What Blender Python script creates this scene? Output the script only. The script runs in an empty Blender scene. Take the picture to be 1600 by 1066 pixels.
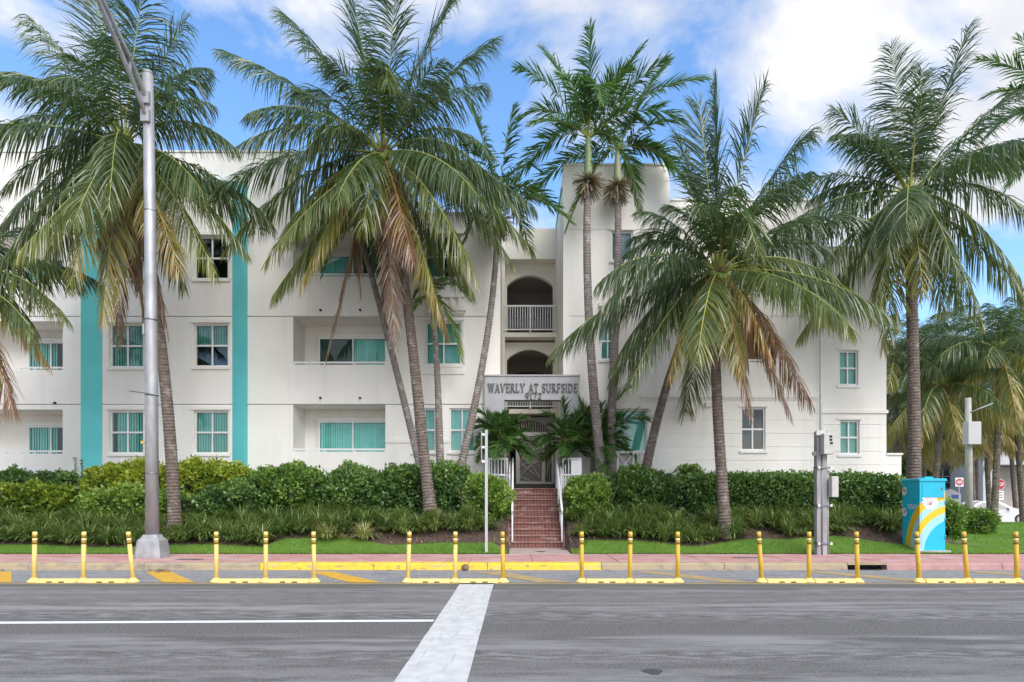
import bpy, math, random
import numpy as np
from mathutils import Vector
R = math.radians
rng = np.random.default_rng(7); random.seed(7)
sc = bpy.context.scene
COL = sc.collection

# ------------------------------------------------------------------ camera, sky, sun, exposure
EYE = 1.55
cd = bpy.data.cameras.new('camera'); cam = bpy.data.objects.new('camera', cd); COL.objects.link(cam)
cam.location = (0, 0, EYE); cam.rotation_euler = (R(90), 0, 0)
cd.sensor_width = 36; cd.lens = 22.5; cd.shift_x = -0.0044; cd.shift_y = 0.155
cd.clip_start = 0.1; cd.clip_end = 3000
sc.camera = cam

SUN_EL, SUN_AZ = 44, 152          # azimuth clockwise from +Y: behind the camera, to the right
w = bpy.data.worlds.new('World'); sc.world = w; w.use_nodes = True
nt = w.node_tree; nt.nodes.clear(); L = nt.links.new
out = nt.nodes.new('ShaderNodeOutputWorld'); bg = nt.nodes.new('ShaderNodeBackground')
sky = nt.nodes.new('ShaderNodeTexSky'); sky.sky_type = 'NISHITA'; sky.sun_disc = False
sky.sun_elevation = R(SUN_EL); sky.sun_rotation = R(SUN_AZ); sky.air_density = 1.0; sky.dust_density = 1.2; sky.ozone_density = 2.5
tc = nt.nodes.new('ShaderNodeTexCoord'); mp = nt.nodes.new('ShaderNodeMapping')
mp.inputs['Scale'].default_value = (1, 1, 1.7); mp.inputs['Location'].default_value = (4.4, 6.6, 1.1); mp.inputs['Rotation'].default_value = (0, 0, R(12))
n1 = nt.nodes.new('ShaderNodeTexNoise'); n1.inputs['Scale'].default_value = 2.1; n1.inputs['Detail'].default_value = 9
n1.inputs['Roughness'].default_value = 0.56; n1.inputs['Distortion'].default_value = 0.25
rp = nt.nodes.new('ShaderNodeValToRGB'); rp.color_ramp.elements[0].position = 0.46; rp.color_ramp.elements[1].position = 0.57
n2 = nt.nodes.new('ShaderNodeTexNoise'); n2.inputs['Scale'].default_value = 4.5; n2.inputs['Detail'].default_value = 6
rp2 = nt.nodes.new('ShaderNodeValToRGB')
rp2.color_ramp.elements[0].position = 0.3; rp2.color_ramp.elements[0].color = (3.1, 3.25, 3.6, 1)
rp2.color_ramp.elements[1].position = 0.62; rp2.color_ramp.elements[1].color = (4.5, 4.52, 4.6, 1)
mx = nt.nodes.new('ShaderNodeMix'); mx.data_type = 'RGBA'
hs = nt.nodes.new('ShaderNodeHueSaturation'); hs.inputs['Saturation'].default_value = 1.15; hs.inputs['Value'].default_value = 1.45
L(tc.outputs['Generated'], mp.inputs['Vector']); L(mp.outputs['Vector'], n1.inputs['Vector']); L(mp.outputs['Vector'], n2.inputs['Vector'])
L(n1.outputs['Fac'], rp.inputs['Fac']); L(n2.outputs['Fac'], rp2.inputs['Fac'])
L(sky.outputs['Color'], hs.inputs['Color']); L(hs.outputs['Color'], mx.inputs['A']); L(rp2.outputs['Color'], mx.inputs['B']); L(rp.outputs['Color'], mx.inputs['Factor'])
L(mx.outputs['Result'], bg.inputs['Color']); bg.inputs['Strength'].default_value = 0.1; L(bg.outputs['Background'], out.inputs['Surface'])

sd = bpy.data.lights.new('sun', 'SUN'); sun = bpy.data.objects.new('sun', sd); COL.objects.link(sun)
sd.energy = 1.5; sd.angle = R(45); sd.color = (1, .96, .9)
sdir = Vector((math.sin(R(SUN_AZ))*math.cos(R(SUN_EL)), math.cos(R(SUN_AZ))*math.cos(R(SUN_EL)), math.sin(R(SUN_EL))))
sun.rotation_euler = sdir.to_track_quat('Z', 'Y').to_euler(); sun.location = (20, -20, 40)
sc.view_settings.view_transform = 'Standard'; sc.view_settings.look = 'None'
sc.view_settings.exposure = 1.22; sc.view_settings.gamma = 1

# ------------------------------------------------------------------ helpers
F = 1000.0
def P(px, py, D): return np.array(((px-807)*D/F, D, EYE+(781-py)*D/F))
def PX(px, D): return (px-807)*D/F
def PZ(py, D): return EYE+(781-py)*D/F

MATS = {}
def mat(name, c1, c2=None, rough=.7, scale=8, detail=4, bump=0, bscale=None, spec=.5, metal=0, stretch=(1,1,1), lo=.35, hi=.65, bdist=.02, coord='Object'):
    m = bpy.data.materials.new(name); m.use_nodes = True; n = m.node_tree; b = n.nodes['Principled BSDF']
    b.inputs['Roughness'].default_value = rough; b.inputs['Metallic'].default_value = metal
    b.inputs['Specular IOR Level'].default_value = spec
    b.inputs['Base Color'].default_value = (*c1, 1)
    t = n.nodes.new('ShaderNodeTexCoord'); mpn = n.nodes.new('ShaderNodeMapping'); mpn.inputs['Scale'].default_value = stretch
    n.links.new(t.outputs[coord], mpn.inputs['Vector'])
    if c2 is not None:
        no = n.nodes.new('ShaderNodeTexNoise'); no.inputs['Scale'].default_value = scale; no.inputs['Detail'].default_value = detail
        cr = n.nodes.new('ShaderNodeValToRGB'); cr.color_ramp.elements[0].position = lo; cr.color_ramp.elements[1].position = hi
        cr.color_ramp.elements[0].color = (*c1, 1); cr.color_ramp.elements[1].color = (*c2, 1)
        n.links.new(mpn.outputs['Vector'], no.inputs['Vector']); n.links.new(no.outputs['Fac'], cr.inputs['Fac']); n.links.new(cr.outputs['Color'], b.inputs['Base Color'])
    if bump:
        nb = n.nodes.new('ShaderNodeTexNoise'); nb.inputs['Scale'].default_value = bscale or scale*4; nb.inputs['Detail'].default_value = 5
        bu = n.nodes.new('ShaderNodeBump'); bu.inputs['Strength'].default_value = bump; bu.inputs['Distance'].default_value = bdist
        n.links.new(mpn.outputs['Vector'], nb.inputs['Vector']); n.links.new(nb.outputs['Fac'], bu.inputs['Height']); n.links.new(bu.outputs['Normal'], b.inputs['Normal'])
    MATS[name] = m; return m
def mixcol(m, fac_socket, col):
    """lay another colour over a material's base colour, by a mask"""
    n = m.node_tree; b = n.nodes['Principled BSDF']; mxn = n.nodes.new('ShaderNodeMix'); mxn.data_type = 'RGBA'
    lk = b.inputs['Base Color'].links
    if lk: n.links.new(lk[0].from_socket, mxn.inputs['A'])
    else: mxn.inputs['A'].default_value = b.inputs['Base Color'].default_value
    mxn.inputs['B'].default_value = (*col, 1); n.links.new(fac_socket, mxn.inputs['Factor']); n.links.new(mxn.outputs['Result'], b.inputs['Base Color'])
def noise_mask(m, scale, lo, hi, stretch=(1,1,1), amount=1.0, detail=5, off=(0,0,0)):
    n = m.node_tree; t = n.nodes.new('ShaderNodeTexCoord'); mpn = n.nodes.new('ShaderNodeMapping'); mpn.inputs['Scale'].default_value = stretch; mpn.inputs['Location'].default_value = off
    gp = n.nodes.new('ShaderNodeNewGeometry'); no = n.nodes.new('ShaderNodeTexNoise'); no.inputs['Scale'].default_value = scale; no.inputs['Detail'].default_value = detail
    mr = n.nodes.new('ShaderNodeMapRange'); mr.inputs['From Min'].default_value = lo; mr.inputs['From Max'].default_value = hi; mr.inputs['To Max'].default_value = amount
    n.links.new(gp.outputs['Position'], mpn.inputs['Vector']); n.links.new(mpn.outputs['Vector'], no.inputs['Vector']); n.links.new(no.outputs['Fac'], mr.inputs['Value'])
    return mr.outputs['Result']

mat('stucco', (.80,.765,.715), (.84,.81,.765), rough=.85, scale=.7, bump=.6, bscale=28, bdist=.012)
mixcol(MATS['stucco'], noise_mask(MATS['stucco'], 1.2, .52, .8, (2.2,2.2,.22), .28), (.58,.55,.51))
mixcol(MATS['stucco'], noise_mask(MATS['stucco'], 3.5, .60, .78, (3,3,.18), .16, 6, (4,2,7)), (.50,.48,.45))
mat('cream', (.80,.76,.66), (.75,.71,.61), rough=.85, scale=1, bump=.3, bscale=45, bdist=.01)
mat('grey_stucco', (.36,.365,.375), (.41,.415,.425), rough=.85, scale=1.5, bump=.3, bscale=45, bdist=.01)
mixcol(MATS['grey_stucco'], noise_mask(MATS['grey_stucco'], 2, .5, .8, (2,2,.3), .35), (.26,.26,.27))
mat('teal', (.11,.54,.565), (.13,.60,.615), rough=.7, scale=1.2, bump=.2, bscale=40, bdist=.01)
mat('corridor', (.46,.41,.38), (.52,.47,.43), rough=.9, scale=2)
mat('white_paint', (.80,.80,.79), (.72,.72,.71), rough=.45, scale=6)
mat('white_metal', (.78,.78,.78), (.68,.68,.68), rough=.4, scale=5)
mat('frame', (.78,.77,.75), (.72,.71,.69), rough=.5, scale=3)
mat('dark', (.012,.013,.015), rough=.8)
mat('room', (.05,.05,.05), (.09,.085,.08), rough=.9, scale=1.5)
mat('blind', (.82,.86,.82), (.72,.76,.73), rough=.7, scale=3)
mat('letter', (.085,.085,.09), (.11,.11,.115), rough=.5, scale=9)  # darkened so the colour stands in for the shadow edges of the lettering
mat('gate_metal', (.60,.585,.56), (.66,.645,.62), rough=.5, scale=6)
mat('ochre', (.50,.36,.18), (.42,.3,.15), rough=.8, scale=3)
mat('galv', (.34,.335,.345), (.47,.465,.475), rough=.5, scale=4, metal=.45, stretch=(1,1,.5), bump=.1)
mixcol(MATS['galv'], noise_mask(MATS['galv'], 3, .55, .75, (1,1,.6), .4), (.27,.26,.26))
mat('galv_base', (.30,.30,.31), (.40,.40,.41), rough=.6, scale=5, metal=.3, bump=.3)
mat('post_grey', (.25,.24,.245), (.36,.35,.355), rough=.75, scale=6, stretch=(1,1,.25), bump=.4)
mat('box_grey', (.44,.42,.40), (.52,.5,.48), rough=.6, scale=5)
mat('box_pale', (.40,.40,.41), (.48,.48,.48), rough=.5, scale=6, stretch=(1,1,.3))
mat('steel', (.25,.25,.26), rough=.4, metal=.8)
mat('del_yellow', (.76,.48,.055), (.70,.43,.05), rough=.5, scale=7)
mat('del_pale', (.90,.68,.24), (.84,.60,.18), rough=.55, scale=9)
mixcol(MATS['del_pale'], noise_mask(MATS['del_pale'], 7, .56, .75, (1,1,1), .6), (.40,.33,.19))
mixcol(MATS['del_yellow'], noise_mask(MATS['del_yellow'], 9, .55, .72, (1,1,.6), .55), (.36,.26,.10))
mat('band_dark', (.33,.20,.008), (.28,.17,.006), rough=.35, scale=30)
mat('band_light', (.88,.80,.42), rough=.3)
mat('rubber', (.02,.02,.02), rough=.8)
mat('trunk', (.115,.085,.068), (.20,.16,.135), rough=.9, scale=7, stretch=(1,1,2.5), bump=.8, bscale=22, bdist=.03)
mixcol(MATS['trunk'], noise_mask(MATS['trunk'], 5, .56, .68, (1,1,1), .55), (.36,.33,.30))
mat('trunk_thin', (.17,.14,.125), (.26,.225,.205), rough=.9, scale=9, stretch=(1,1,3), bump=.6, bscale=24, bdist=.02)
mixcol(MATS['trunk_thin'], noise_mask(MATS['trunk_thin'], 5, .55, .68, (1,1,1), .6), (.48,.46,.43))
mat('fibre', (.13,.085,.05), (.28,.19,.11), rough=.95, scale=20, stretch=(1,1,.3), bump=.8)
mat('crownshaft', (.22,.30,.14), (.36,.38,.22), rough=.5, scale=4, stretch=(1,1,.4))
mat('rachis', (.30,.34,.08), (.44,.42,.10), rough=.5, scale=1.5)
mat('rachis_old', (.50,.27,.07), (.40,.23,.09), rough=.6, scale=2)
mat('coconut', (.15,.28,.05), (.28,.34,.07), rough=.45, scale=5)
mat('inflor', (.42,.36,.24), (.28,.20,.12), rough=.9, scale=12)
mat('twig', (.07,.05,.035), (.15,.12,.09), rough=.95, scale=9)
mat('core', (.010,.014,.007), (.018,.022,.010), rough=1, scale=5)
mat('soil', (.075,.05,.037), (.14,.09,.065), rough=1, scale=18, bump=1, bscale=50, bdist=.05)
mat('turf', (.08,.16,.02), (.12,.21,.03), rough=1, scale=6, bump=.6)
mat('asphalt', (.078,.074,.070), (.185,.178,.170), rough=.9, scale=38, detail=10, bump=.8, bscale=120, bdist=.012, lo=.40, hi=.62)
A = MATS['asphalt']
mixcol(A, noise_mask(A, .55, .42, .6, (.05,1,1), .5, 3), (.080,.076,.072))
def both(m, a, b):
    q = m.node_tree.nodes.new('ShaderNodeMath'); q.operation = 'MULTIPLY'; m.node_tree.links.new(a, q.inputs[0]); m.node_tree.links.new(b, q.inputs[1]); return q.outputs[0]
band = lambda off: noise_mask(A, .75, .44, .60, (.012,1,1), 1, 2, off)
mixcol(A, both(A, band((0,3.3,0)), noise_mask(A, 2.4, .40, .60, (.22,1.7,1), .75, 14, (3,1.7,0))), (.30,.285,.28))
mixcol(A, both(A, band((0,7.9,0)), noise_mask(A, 6, .46, .60, (.5,2,1), .6, 14, (1,2,0))), (.33,.315,.31))
mixcol(A, noise_mask(A, 1.3, .66, .72, (.8,1,1), .5, 8, (6,1,0)), (.055,.052,.05))
mixcol(A, noise_mask(A, 160, .58, .72, (1,1,1), .5, 2, (9,4,0)), (.36,.35,.34))
mat('gutter', (.20,.20,.205), (.30,.295,.29), rough=.9, scale=10, bump=.5, bscale=80, bdist=.01)
mixcol(MATS['gutter'], noise_mask(MATS['gutter'], 2.5, .5, .7, (.5,2,1), .7, 8), (.14,.14,.145))
mat('pave', (.43,.20,.185), (.52,.28,.255), rough=.9, scale=2.5, bump=.4, bscale=70, bdist=.01)
mixcol(MATS['pave'], noise_mask(MATS['pave'], 1.3, .48, .68, (1,1.5,1), .7, 7), (.47,.39,.37))
mixcol(MATS['pave'], noise_mask(MATS['pave'], 3.5, .6, .75, (1,1,1), .5, 7, (5,5,0)), (.26,.19,.18))
mat('pave_path', (.36,.27,.24), (.46,.38,.34), rough=.9, scale=9, bump=.6)
mat('kerb_tan', (.42,.32,.19), (.33,.28,.21), rough=.9, scale=4, bump=.5, bscale=60, bdist=.01)
mixcol(MATS['kerb_tan'], noise_mask(MATS['kerb_tan'], 4, .5, .7, (1,1,2), .6, 6), (.20,.16,.12))
mat('kerb_yellow', (.78,.54,.045), (.70,.46,.04), rough=.7, scale=5, bump=.3, bscale=60, bdist=.01)
mixcol(MATS['kerb_yellow'], noise_mask(MATS['kerb_yellow'], 4, .56, .72, (.6,1,2), .8, 8), (.50,.41,.24))
mixcol(MATS['kerb_yellow'], noise_mask(MATS['kerb_yellow'], 11, .58, .66, (.5,1,1.5), .8, 8, (2,2,2)), (.25,.20,.14))
mat('kerb_pink', (.40,.21,.20), (.46,.28,.26), rough=.9, scale=4, bump=.5, bscale=60, bdist=.01)
mat('concrete', (.40,.385,.365), (.50,.485,.465), rough=.9, scale=5, bump=.4)
mat('line_white', (.60,.595,.58), (.50,.495,.48), rough=.7, scale=6, bump=.3, bscale=90, bdist=.006)
mixcol(MATS['line_white'], noise_mask(MATS['line_white'], 5, .60, .72, (1.6,.35,1), .6, 9), (.36,.36,.36))
mixcol(MATS['line_white'], noise_mask(MATS['line_white'], 9, .63, .66, (2.2,.10,1), .45, 8, (3,3,0)), (.30,.30,.30))
mat('lane_white', (.80,.80,.79), (.70,.70,.69), rough=.7, scale=6)
mat('line_yellow', (.66,.38,.02), (.58,.33,.03), rough=.75, scale=5, bump=.3, bscale=90, bdist=.006)
mixcol(MATS['line_yellow'], noise_mask(MATS['line_yellow'], 5, .5, .7, (1,1,1), .55, 9), (.38,.28,.14))
mat('line_yellow_worn', (.46,.31,.10), (.30,.25,.17), rough=.8, scale=4, bump=.3, bscale=90, bdist=.006)
mat('brown_leaf', (.16,.10,.06), (.26,.18,.11), rough=.9, scale=9)
mat('cab_blue', (.010,.44,.62), (.012,.40,.57), rough=.4, scale=3)
mat('leaf_print', (.80,.76,.76), (.72,.68,.68), rough=.5, scale=20)
mat('car_white', (.66,.67,.68), rough=.22, spec=.6)
mat('car_glass', (.015,.018,.02), rough=.06, spec=.8)
mat('sign_red', (.48,.015,.02), rough=.4)
mat('sign_white', (.82,.82,.82), rough=.4)
mat('sign_blue', (.05,.10,.45), rough=.4)
mat('far_wall', (.50,.50,.50), (.57,.57,.57), rough=.85, scale=.6)
mat('far_dark', (.05,.052,.055), (.08,.08,.085), rough=.7, scale=.8)
mat('far_ground', (.13,.13,.128), (.19,.185,.18), rough=.95, scale=.3)

def brick_mat():
    m = mat('step_brick', (.25,.085,.065), rough=.85); n = m.node_tree; b = n.nodes['Principled BSDF']
    t = n.nodes.new('ShaderNodeTexCoord'); mpn = n.nodes.new('ShaderNodeMapping'); mpn.inputs['Rotation'].default_value = (R(90),0,0)
    br = n.nodes.new('ShaderNodeTexBrick'); br.offset = 0
    br.inputs['Scale'].default_value = 1; br.inputs['Brick Width'].default_value = .105; br.inputs['Row Height'].default_value = .5; br.inputs['Mortar Size'].default_value = .006
    br.inputs['Color1'].default_value = (.20,.072,.058,1); br.inputs['Color2'].default_value = (.145,.058,.048,1); br.inputs['Mortar'].default_value = (.30,.22,.19,1)
    n.links.new(t.outputs['Object'], mpn.inputs['Vector']); n.links.new(mpn.outputs['Vector'], br.inputs['Vector']); n.links.new(br.outputs['Color'], b.inputs['Base Color'])
    mixcol(m, noise_mask(m, 3, .56, .72, (1,1,2), .7, 6), (.44,.34,.31))
brick_mat()
mat('tread_brick', (.22,.10,.082), (.34,.20,.175), rough=.9, scale=4, bump=.5)

def leaf_mat(name, stops, rough=.42, trans=.35, spec=.5, rnd=.25):
    """foliage colour follows palm leaf age (0 fresh .. 1 dead) and plain tone on other leaves, stored on the mesh"""
    m = bpy.data.materials.new(name); m.use_nodes = True; n = m.node_tree; b = n.nodes['Principled BSDF']; o = n.nodes['Material Output']
    at = n.nodes.new('ShaderNodeAttribute'); at.attribute_name = 'age'
    cr = n.nodes.new('ShaderNodeValToRGB'); cr.color_ramp.elements.remove(cr.color_ramp.elements[1])
    cr.color_ramp.elements[0].position = stops[0][0]; cr.color_ramp.elements[0].color = (*stops[0][1], 1)
    for p, c in stops[1:]:
        e = cr.color_ramp.elements.new(p); e.color = (*c, 1)
    n.links.new(at.outputs['Fac'], cr.inputs['Fac']); n.links.new(cr.outputs['Color'], b.inputs['Base Color'])
    b.inputs['Roughness'].default_value = rough; b.inputs['Specular IOR Level'].default_value = spec
    tr = n.nodes.new('ShaderNodeBsdfTranslucent'); ms = n.nodes.new('ShaderNodeMixShader'); ms.inputs['Fac'].default_value = trans
    g = n.nodes.new('ShaderNodeMix'); g.data_type = 'RGBA'; g.blend_type = 'MULTIPLY'; g.inputs['Factor'].default_value = 1; g.inputs['B'].default_value = (1.3,1.35,.7,1)
    n.links.new(cr.outputs['Color'], g.inputs['A']); n.links.new(g.outputs['Result'], tr.inputs['Color'])
    n.links.new(b.outputs['BSDF'], ms.inputs[1]); n.links.new(tr.outputs['BSDF'], ms.inputs[2]); n.links.new(ms.outputs['Shader'], o.inputs['Surface'])
    MATS[name] = m
leaf_mat('palm_leaf', [(0,(.050,.092,.040)),(.25,(.078,.130,.050)),(.42,(.155,.195,.060)),(.58,(.33,.33,.09)),(.70,(.46,.33,.11)),(.82,(.36,.18,.11)),(1,(.25,.165,.125))], rough=.28, spec=.9, trans=.42)
leaf_mat('royal_leaf', [(0,(.05,.115,.038)),(.4,(.10,.20,.05)),(.7,(.22,.30,.07)),(1,(.32,.24,.12))], rough=.33, trans=.4)
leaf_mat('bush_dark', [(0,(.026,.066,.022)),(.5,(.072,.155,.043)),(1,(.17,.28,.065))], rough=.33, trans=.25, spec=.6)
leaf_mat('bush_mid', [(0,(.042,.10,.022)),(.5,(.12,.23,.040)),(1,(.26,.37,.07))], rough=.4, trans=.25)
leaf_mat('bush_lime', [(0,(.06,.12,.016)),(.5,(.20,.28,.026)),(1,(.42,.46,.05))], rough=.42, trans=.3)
leaf_mat('lily', [(0,(.055,.105,.034)),(.5,(.135,.215,.060)),(.8,(.26,.32,.10)),(1,(.42,.40,.18))], rough=.42, trans=.25)
leaf_mat('grass', [(0,(.10,.23,.016)),(.5,(.17,.335,.026)),(1,(.30,.42,.06))], rough=.6, trans=.35)

def glass_mat(name, tint, refl=.1):
    m = bpy.data.materials.new(name); m.use_nodes = True; n = m.node_tree; n.nodes.remove(n.nodes['Principled BSDF']); o = n.nodes['Material Output']
    t = n.nodes.new('ShaderNodeBsdfTransparent'); t.inputs['Color'].default_value = (*tint, 1)
    g = n.nodes.new('ShaderNodeBsdfGlossy'); g.inputs['Roughness'].default_value = .03
    fr = n.nodes.new('ShaderNodeFresnel'); fr.inputs['IOR'].default_value = 1.5
    ad = n.nodes.new('ShaderNodeMath'); ad.operation = 'ADD'; ad.inputs[1].default_value = refl
    tx = n.nodes.new('ShaderNodeTexCoord'); nz = n.nodes.new('ShaderNodeTexNoise'); nz.inputs['Scale'].default_value = 1.1
    bu = n.nodes.new('ShaderNodeBump'); bu.inputs['Strength'].default_value = .12; bu.inputs['Distance'].default_value = .05
    n.links.new(tx.outputs['Object'], nz.inputs['Vector']); n.links.new(nz.outputs['Fac'], bu.inputs['Height']); n.links.new(bu.outputs['Normal'], g.inputs['Normal'])
    ms = n.nodes.new('ShaderNodeMixShader')
    n.links.new(fr.outputs['Fac'], ad.inputs[0]); n.links.new(ad.outputs['Value'], ms.inputs['Fac']); n.links.new(t.outputs['BSDF'], ms.inputs[1]); n.links.new(g.outputs['BSDF'], ms.inputs[2])
    n.links.new(ms.outputs['Shader'], o.inputs['Surface']); MATS[name] = m
glass_mat('glass', (.46,.90,.86), .04); glass_mat('glass_door', (.50,.96,.92), .03); glass_mat('glass_clear', (.45,.62,.64), .03)  # door glass tinted lighter to make up for the dim balcony recess

# mesh tools ---------------------------------------------------------------
def wloc(o):
    v = Vector((0,0,0))
    while o is not None: v += o.location; o = o.parent
    return v
def link(name, me, parent=None):
    o = bpy.data.objects.new(name, me); COL.objects.link(o)
    if parent is not None: o.parent = parent
    return o
def npmesh(name, V, faces, mats, parent=None, midx=None, age=None, smooth=False):
    """faces: (n,3) or (n,4) int array"""
    V = np.asarray(V, dtype=np.float32)
    if parent is not None: V = V - np.array(wloc(parent), dtype=np.float32)
    me = bpy.data.meshes.new(name); k = faces.shape[1]; nf = len(faces)
    me.vertices.add(len(V)); me.vertices.foreach_set('co', V.ravel())
    me.loops.add(nf*k); me.loops.foreach_set('vertex_index', faces.astype(np.int32).ravel())
    me.polygons.add(nf); me.polygons.foreach_set('loop_start', np.arange(0, nf*k, k, dtype=np.int32))
    for m in mats: me.materials.append(MATS[m])
    if midx is not None: me.polygons.foreach_set('material_index', np.asarray(midx, dtype=np.int32))
    if smooth: me.polygons.foreach_set('use_smooth', np.ones(nf, dtype=bool))
    me.update(calc_edges=True)
    if age is not None:
        a = me.attributes.new('age', 'FLOAT', 'POINT'); a.data.foreach_set('value', np.asarray(age, dtype=np.float32))
    return link(name, me, parent)
class MB:
    def __init__(s): s.v = []; s.f = []; s.m = []; s.cm = 0; s.sm = []
    def add(s, vs, fs, smooth=False):
        o = len(s.v); s.v += [tuple(map(float, p)) for p in vs]; s.f += [tuple(i+o for i in f) for f in fs]; s.m += [s.cm]*len(fs); s.sm += [smooth]*len(fs); return s
    def box(s, x0, x1, y0, y1, z0, z1, ch=0):
        if ch <= 0:
            vs = [(x,y,z) for z in (z0,z1) for y in (y0,y1) for x in (x0,x1)]
            return s.add(vs, [(0,2,3,1),(4,5,7,6),(0,1,5,4),(2,6,7,3),(0,4,6,2),(1,3,7,5)])
        c = ch; r0 = [(x0,y0),(x1,y0),(x1,y1),(x0,y1)]; r1 = [(x0+c,y0+c),(x1-c,y0+c),(x1-c,y1-c),(x0+c,y1-c)]
        vs = [(*p,z0) for p in r0]+[(*p,z1-c) for p in r0]+[(*p,z1) for p in r1]
        fs = [(3,2,1,0),(8,9,10,11)]
        for k in (0,4):
            for i in range(4): j = (i+1)%4; fs.append((k+i,k+j,k+4+j,k+4+i))
        return s.add(vs, fs)
    def obox(s, c, ax, ay, az, hx, hy, hz):
        c = np.array(c, float); ax, ay, az = (np.array(a, float)/np.linalg.norm(a) for a in (ax, ay, az))
        vs = [c+ax*hx*x+ay*hy*y+az*hz*z for z in (-1,1) for y in (-1,1) for x in (-1,1)]
        return s.add(vs, [(0,2,3,1),(4,5,7,6),(0,1,5,4),(2,6,7,3),(0,4,6,2),(1,3,7,5)])
    def bar(s, a, b, wx, wy, up=(0,0,1)):
        a = np.array(a, float); b = np.array(b, float); d = b-a; l = np.linalg.norm(d); d = d/l; u = np.array(up, float)
        if abs(np.dot(d, u)) > .98: u = np.array((0,1.,0))
        x = np.cross(d, u); x /= np.linalg.norm(x); y = np.cross(x, d)
        return s.obox((a+b)/2, x, y, d, wx/2, wy/2, l/2)
    def tube(s, pts, rad, seg=10, smooth=True, cap=True):
        pts = [np.array(p, float) for p in pts]; n = len(pts)
        if np.isscalar(rad): rad = [rad]*n
        ref = np.array((1.,0,0)); vs = []
        for i, p in enumerate(pts):
            t = pts[min(i+1,n-1)]-pts[max(i-1,0)]; t /= np.linalg.norm(t)
            if abs(np.dot(t, ref)) > .95: ref = np.array((0,1.,0))
            x = np.cross(t, ref); x /= np.linalg.norm(x); y = np.cross(t, x)
            for k in range(seg):
                a = 2*math.pi*k/seg; vs.append(p+rad[i]*(math.cos(a)*x+math.sin(a)*y))
        fs = [(i*seg+k, i*seg+(k+1)%seg, (i+1)*seg+(k+1)%seg, (i+1)*seg+k) for i in range(n-1) for k in range(seg)]
        s.add(vs, fs, smooth)
        if cap:
            o = len(s.v)-n*seg; s.f.append(tuple(o+k for k in range(seg-1,-1,-1))); s.f.append(tuple(o+(n-1)*seg+k for k in range(seg))); s.m += [s.cm]*2; s.sm += [False]*2
        return s
    def prism(s, poly, y0, y1):
        """poly in (x,z), extruded along y"""
        n = len(poly); vs = [(x,y0,z) for x,z in poly]+[(x,y1,z) for x,z in poly]
        return s.add(vs, [tuple(range(n)), tuple(range(2*n-1,n-1,-1))]+[(i,i+n,(i+1)%n+n,(i+1)%n) for i in range(n)])
    def build(s, name, m, parent=None, bevel=0):
        o = wloc(parent) if parent is not None else Vector((0,0,0))
        me = bpy.data.meshes.new(name); me.from_pydata([(x-o.x,y-o.y,z-o.z) for x,y,z in s.v], [], s.f)
        ms = [m] if isinstance(m, str) else m
        for k in ms: me.materials.append(MATS[k])
        me.polygons.foreach_set('material_index', s.m); me.polygons.foreach_set('use_smooth', s.sm); me.update()
        ob = link(name, me, parent)
        if bevel:
            b = ob.modifiers.new('bevel', 'BEVEL'); b.width = bevel; b.segments = 2; b.limit_method = 'ANGLE'
        return ob
def tag(o, label=None, cat=None, group=None, kind=None):
    if label: o['label'] = label
    if cat: o['category'] = cat
    if group: o['group'] = group
    if kind: o['kind'] = kind
    return o
def thing(name, loc, label, cat, group=None):
    o = bpy.data.objects.new(name, None); COL.objects.link(o); o.location = tuple(map(float, loc)); o.empty_display_size = .3
    return tag(o, label, cat, group)
def copy_tree(o, parent=None):
    c = o.copy(); COL.objects.link(c); c.parent = parent
    for ch in o.children: copy_tree(ch, c)
    return c

# ------------------------------------------------------------------ ground, road, pavement
KY = 14.08           # kerb face
WY = 16.4            # back edge of the pavement
SX0, SX1 = -.15, 1.35   # stair sides
prof_y = [WY, 16.9, 17.5, 18.0, 18.7, 19.6, 20.5, 21.6, 24]
prof_z = [.165, .24, .42, .60, .86, 1.18, 1.42, 1.5, 1.5]
def gz(x, y):
    z = float(np.interp(y, prof_y, prof_z)); flat = .165 + .012*(y-WY) if y > WY else .165
    t = min(1, max(0, (x-11.3)/1.9)); t = t*t*(3-2*t)
    return z*(1-t)+min(flat,.4)*t
def gzv(X, Y): return np.array([gz(x, y) for x, y in zip(X, Y)])

tag(MB().add([(-900,-700,-.06),(900,-700,-.06),(900,900,-.06),(-900,900,-.06)], [(0,1,2,3)]).build('ground', 'far_ground'), kind='structure')
tag(MB().add([(-160,-12,0),(160,-12,0),(160,12.0,0),(-160,12.0,0)], [(0,1,2,3)]).build('road', 'asphalt'), kind='structure')
tag(MB().add([(-160,11.9,.004),(160,11.9,.004),(160,KY+.02,.004),(-160,KY+.02,.004)], [(0,1,2,3)]).build('gutter_strip', 'gutter'), kind='structure')
# far pavement behind the camera
tag(MB().box(-160,160,-16,-12,-.05,.15).build('pavement_opposite', 'concrete'), kind='structure')
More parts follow.
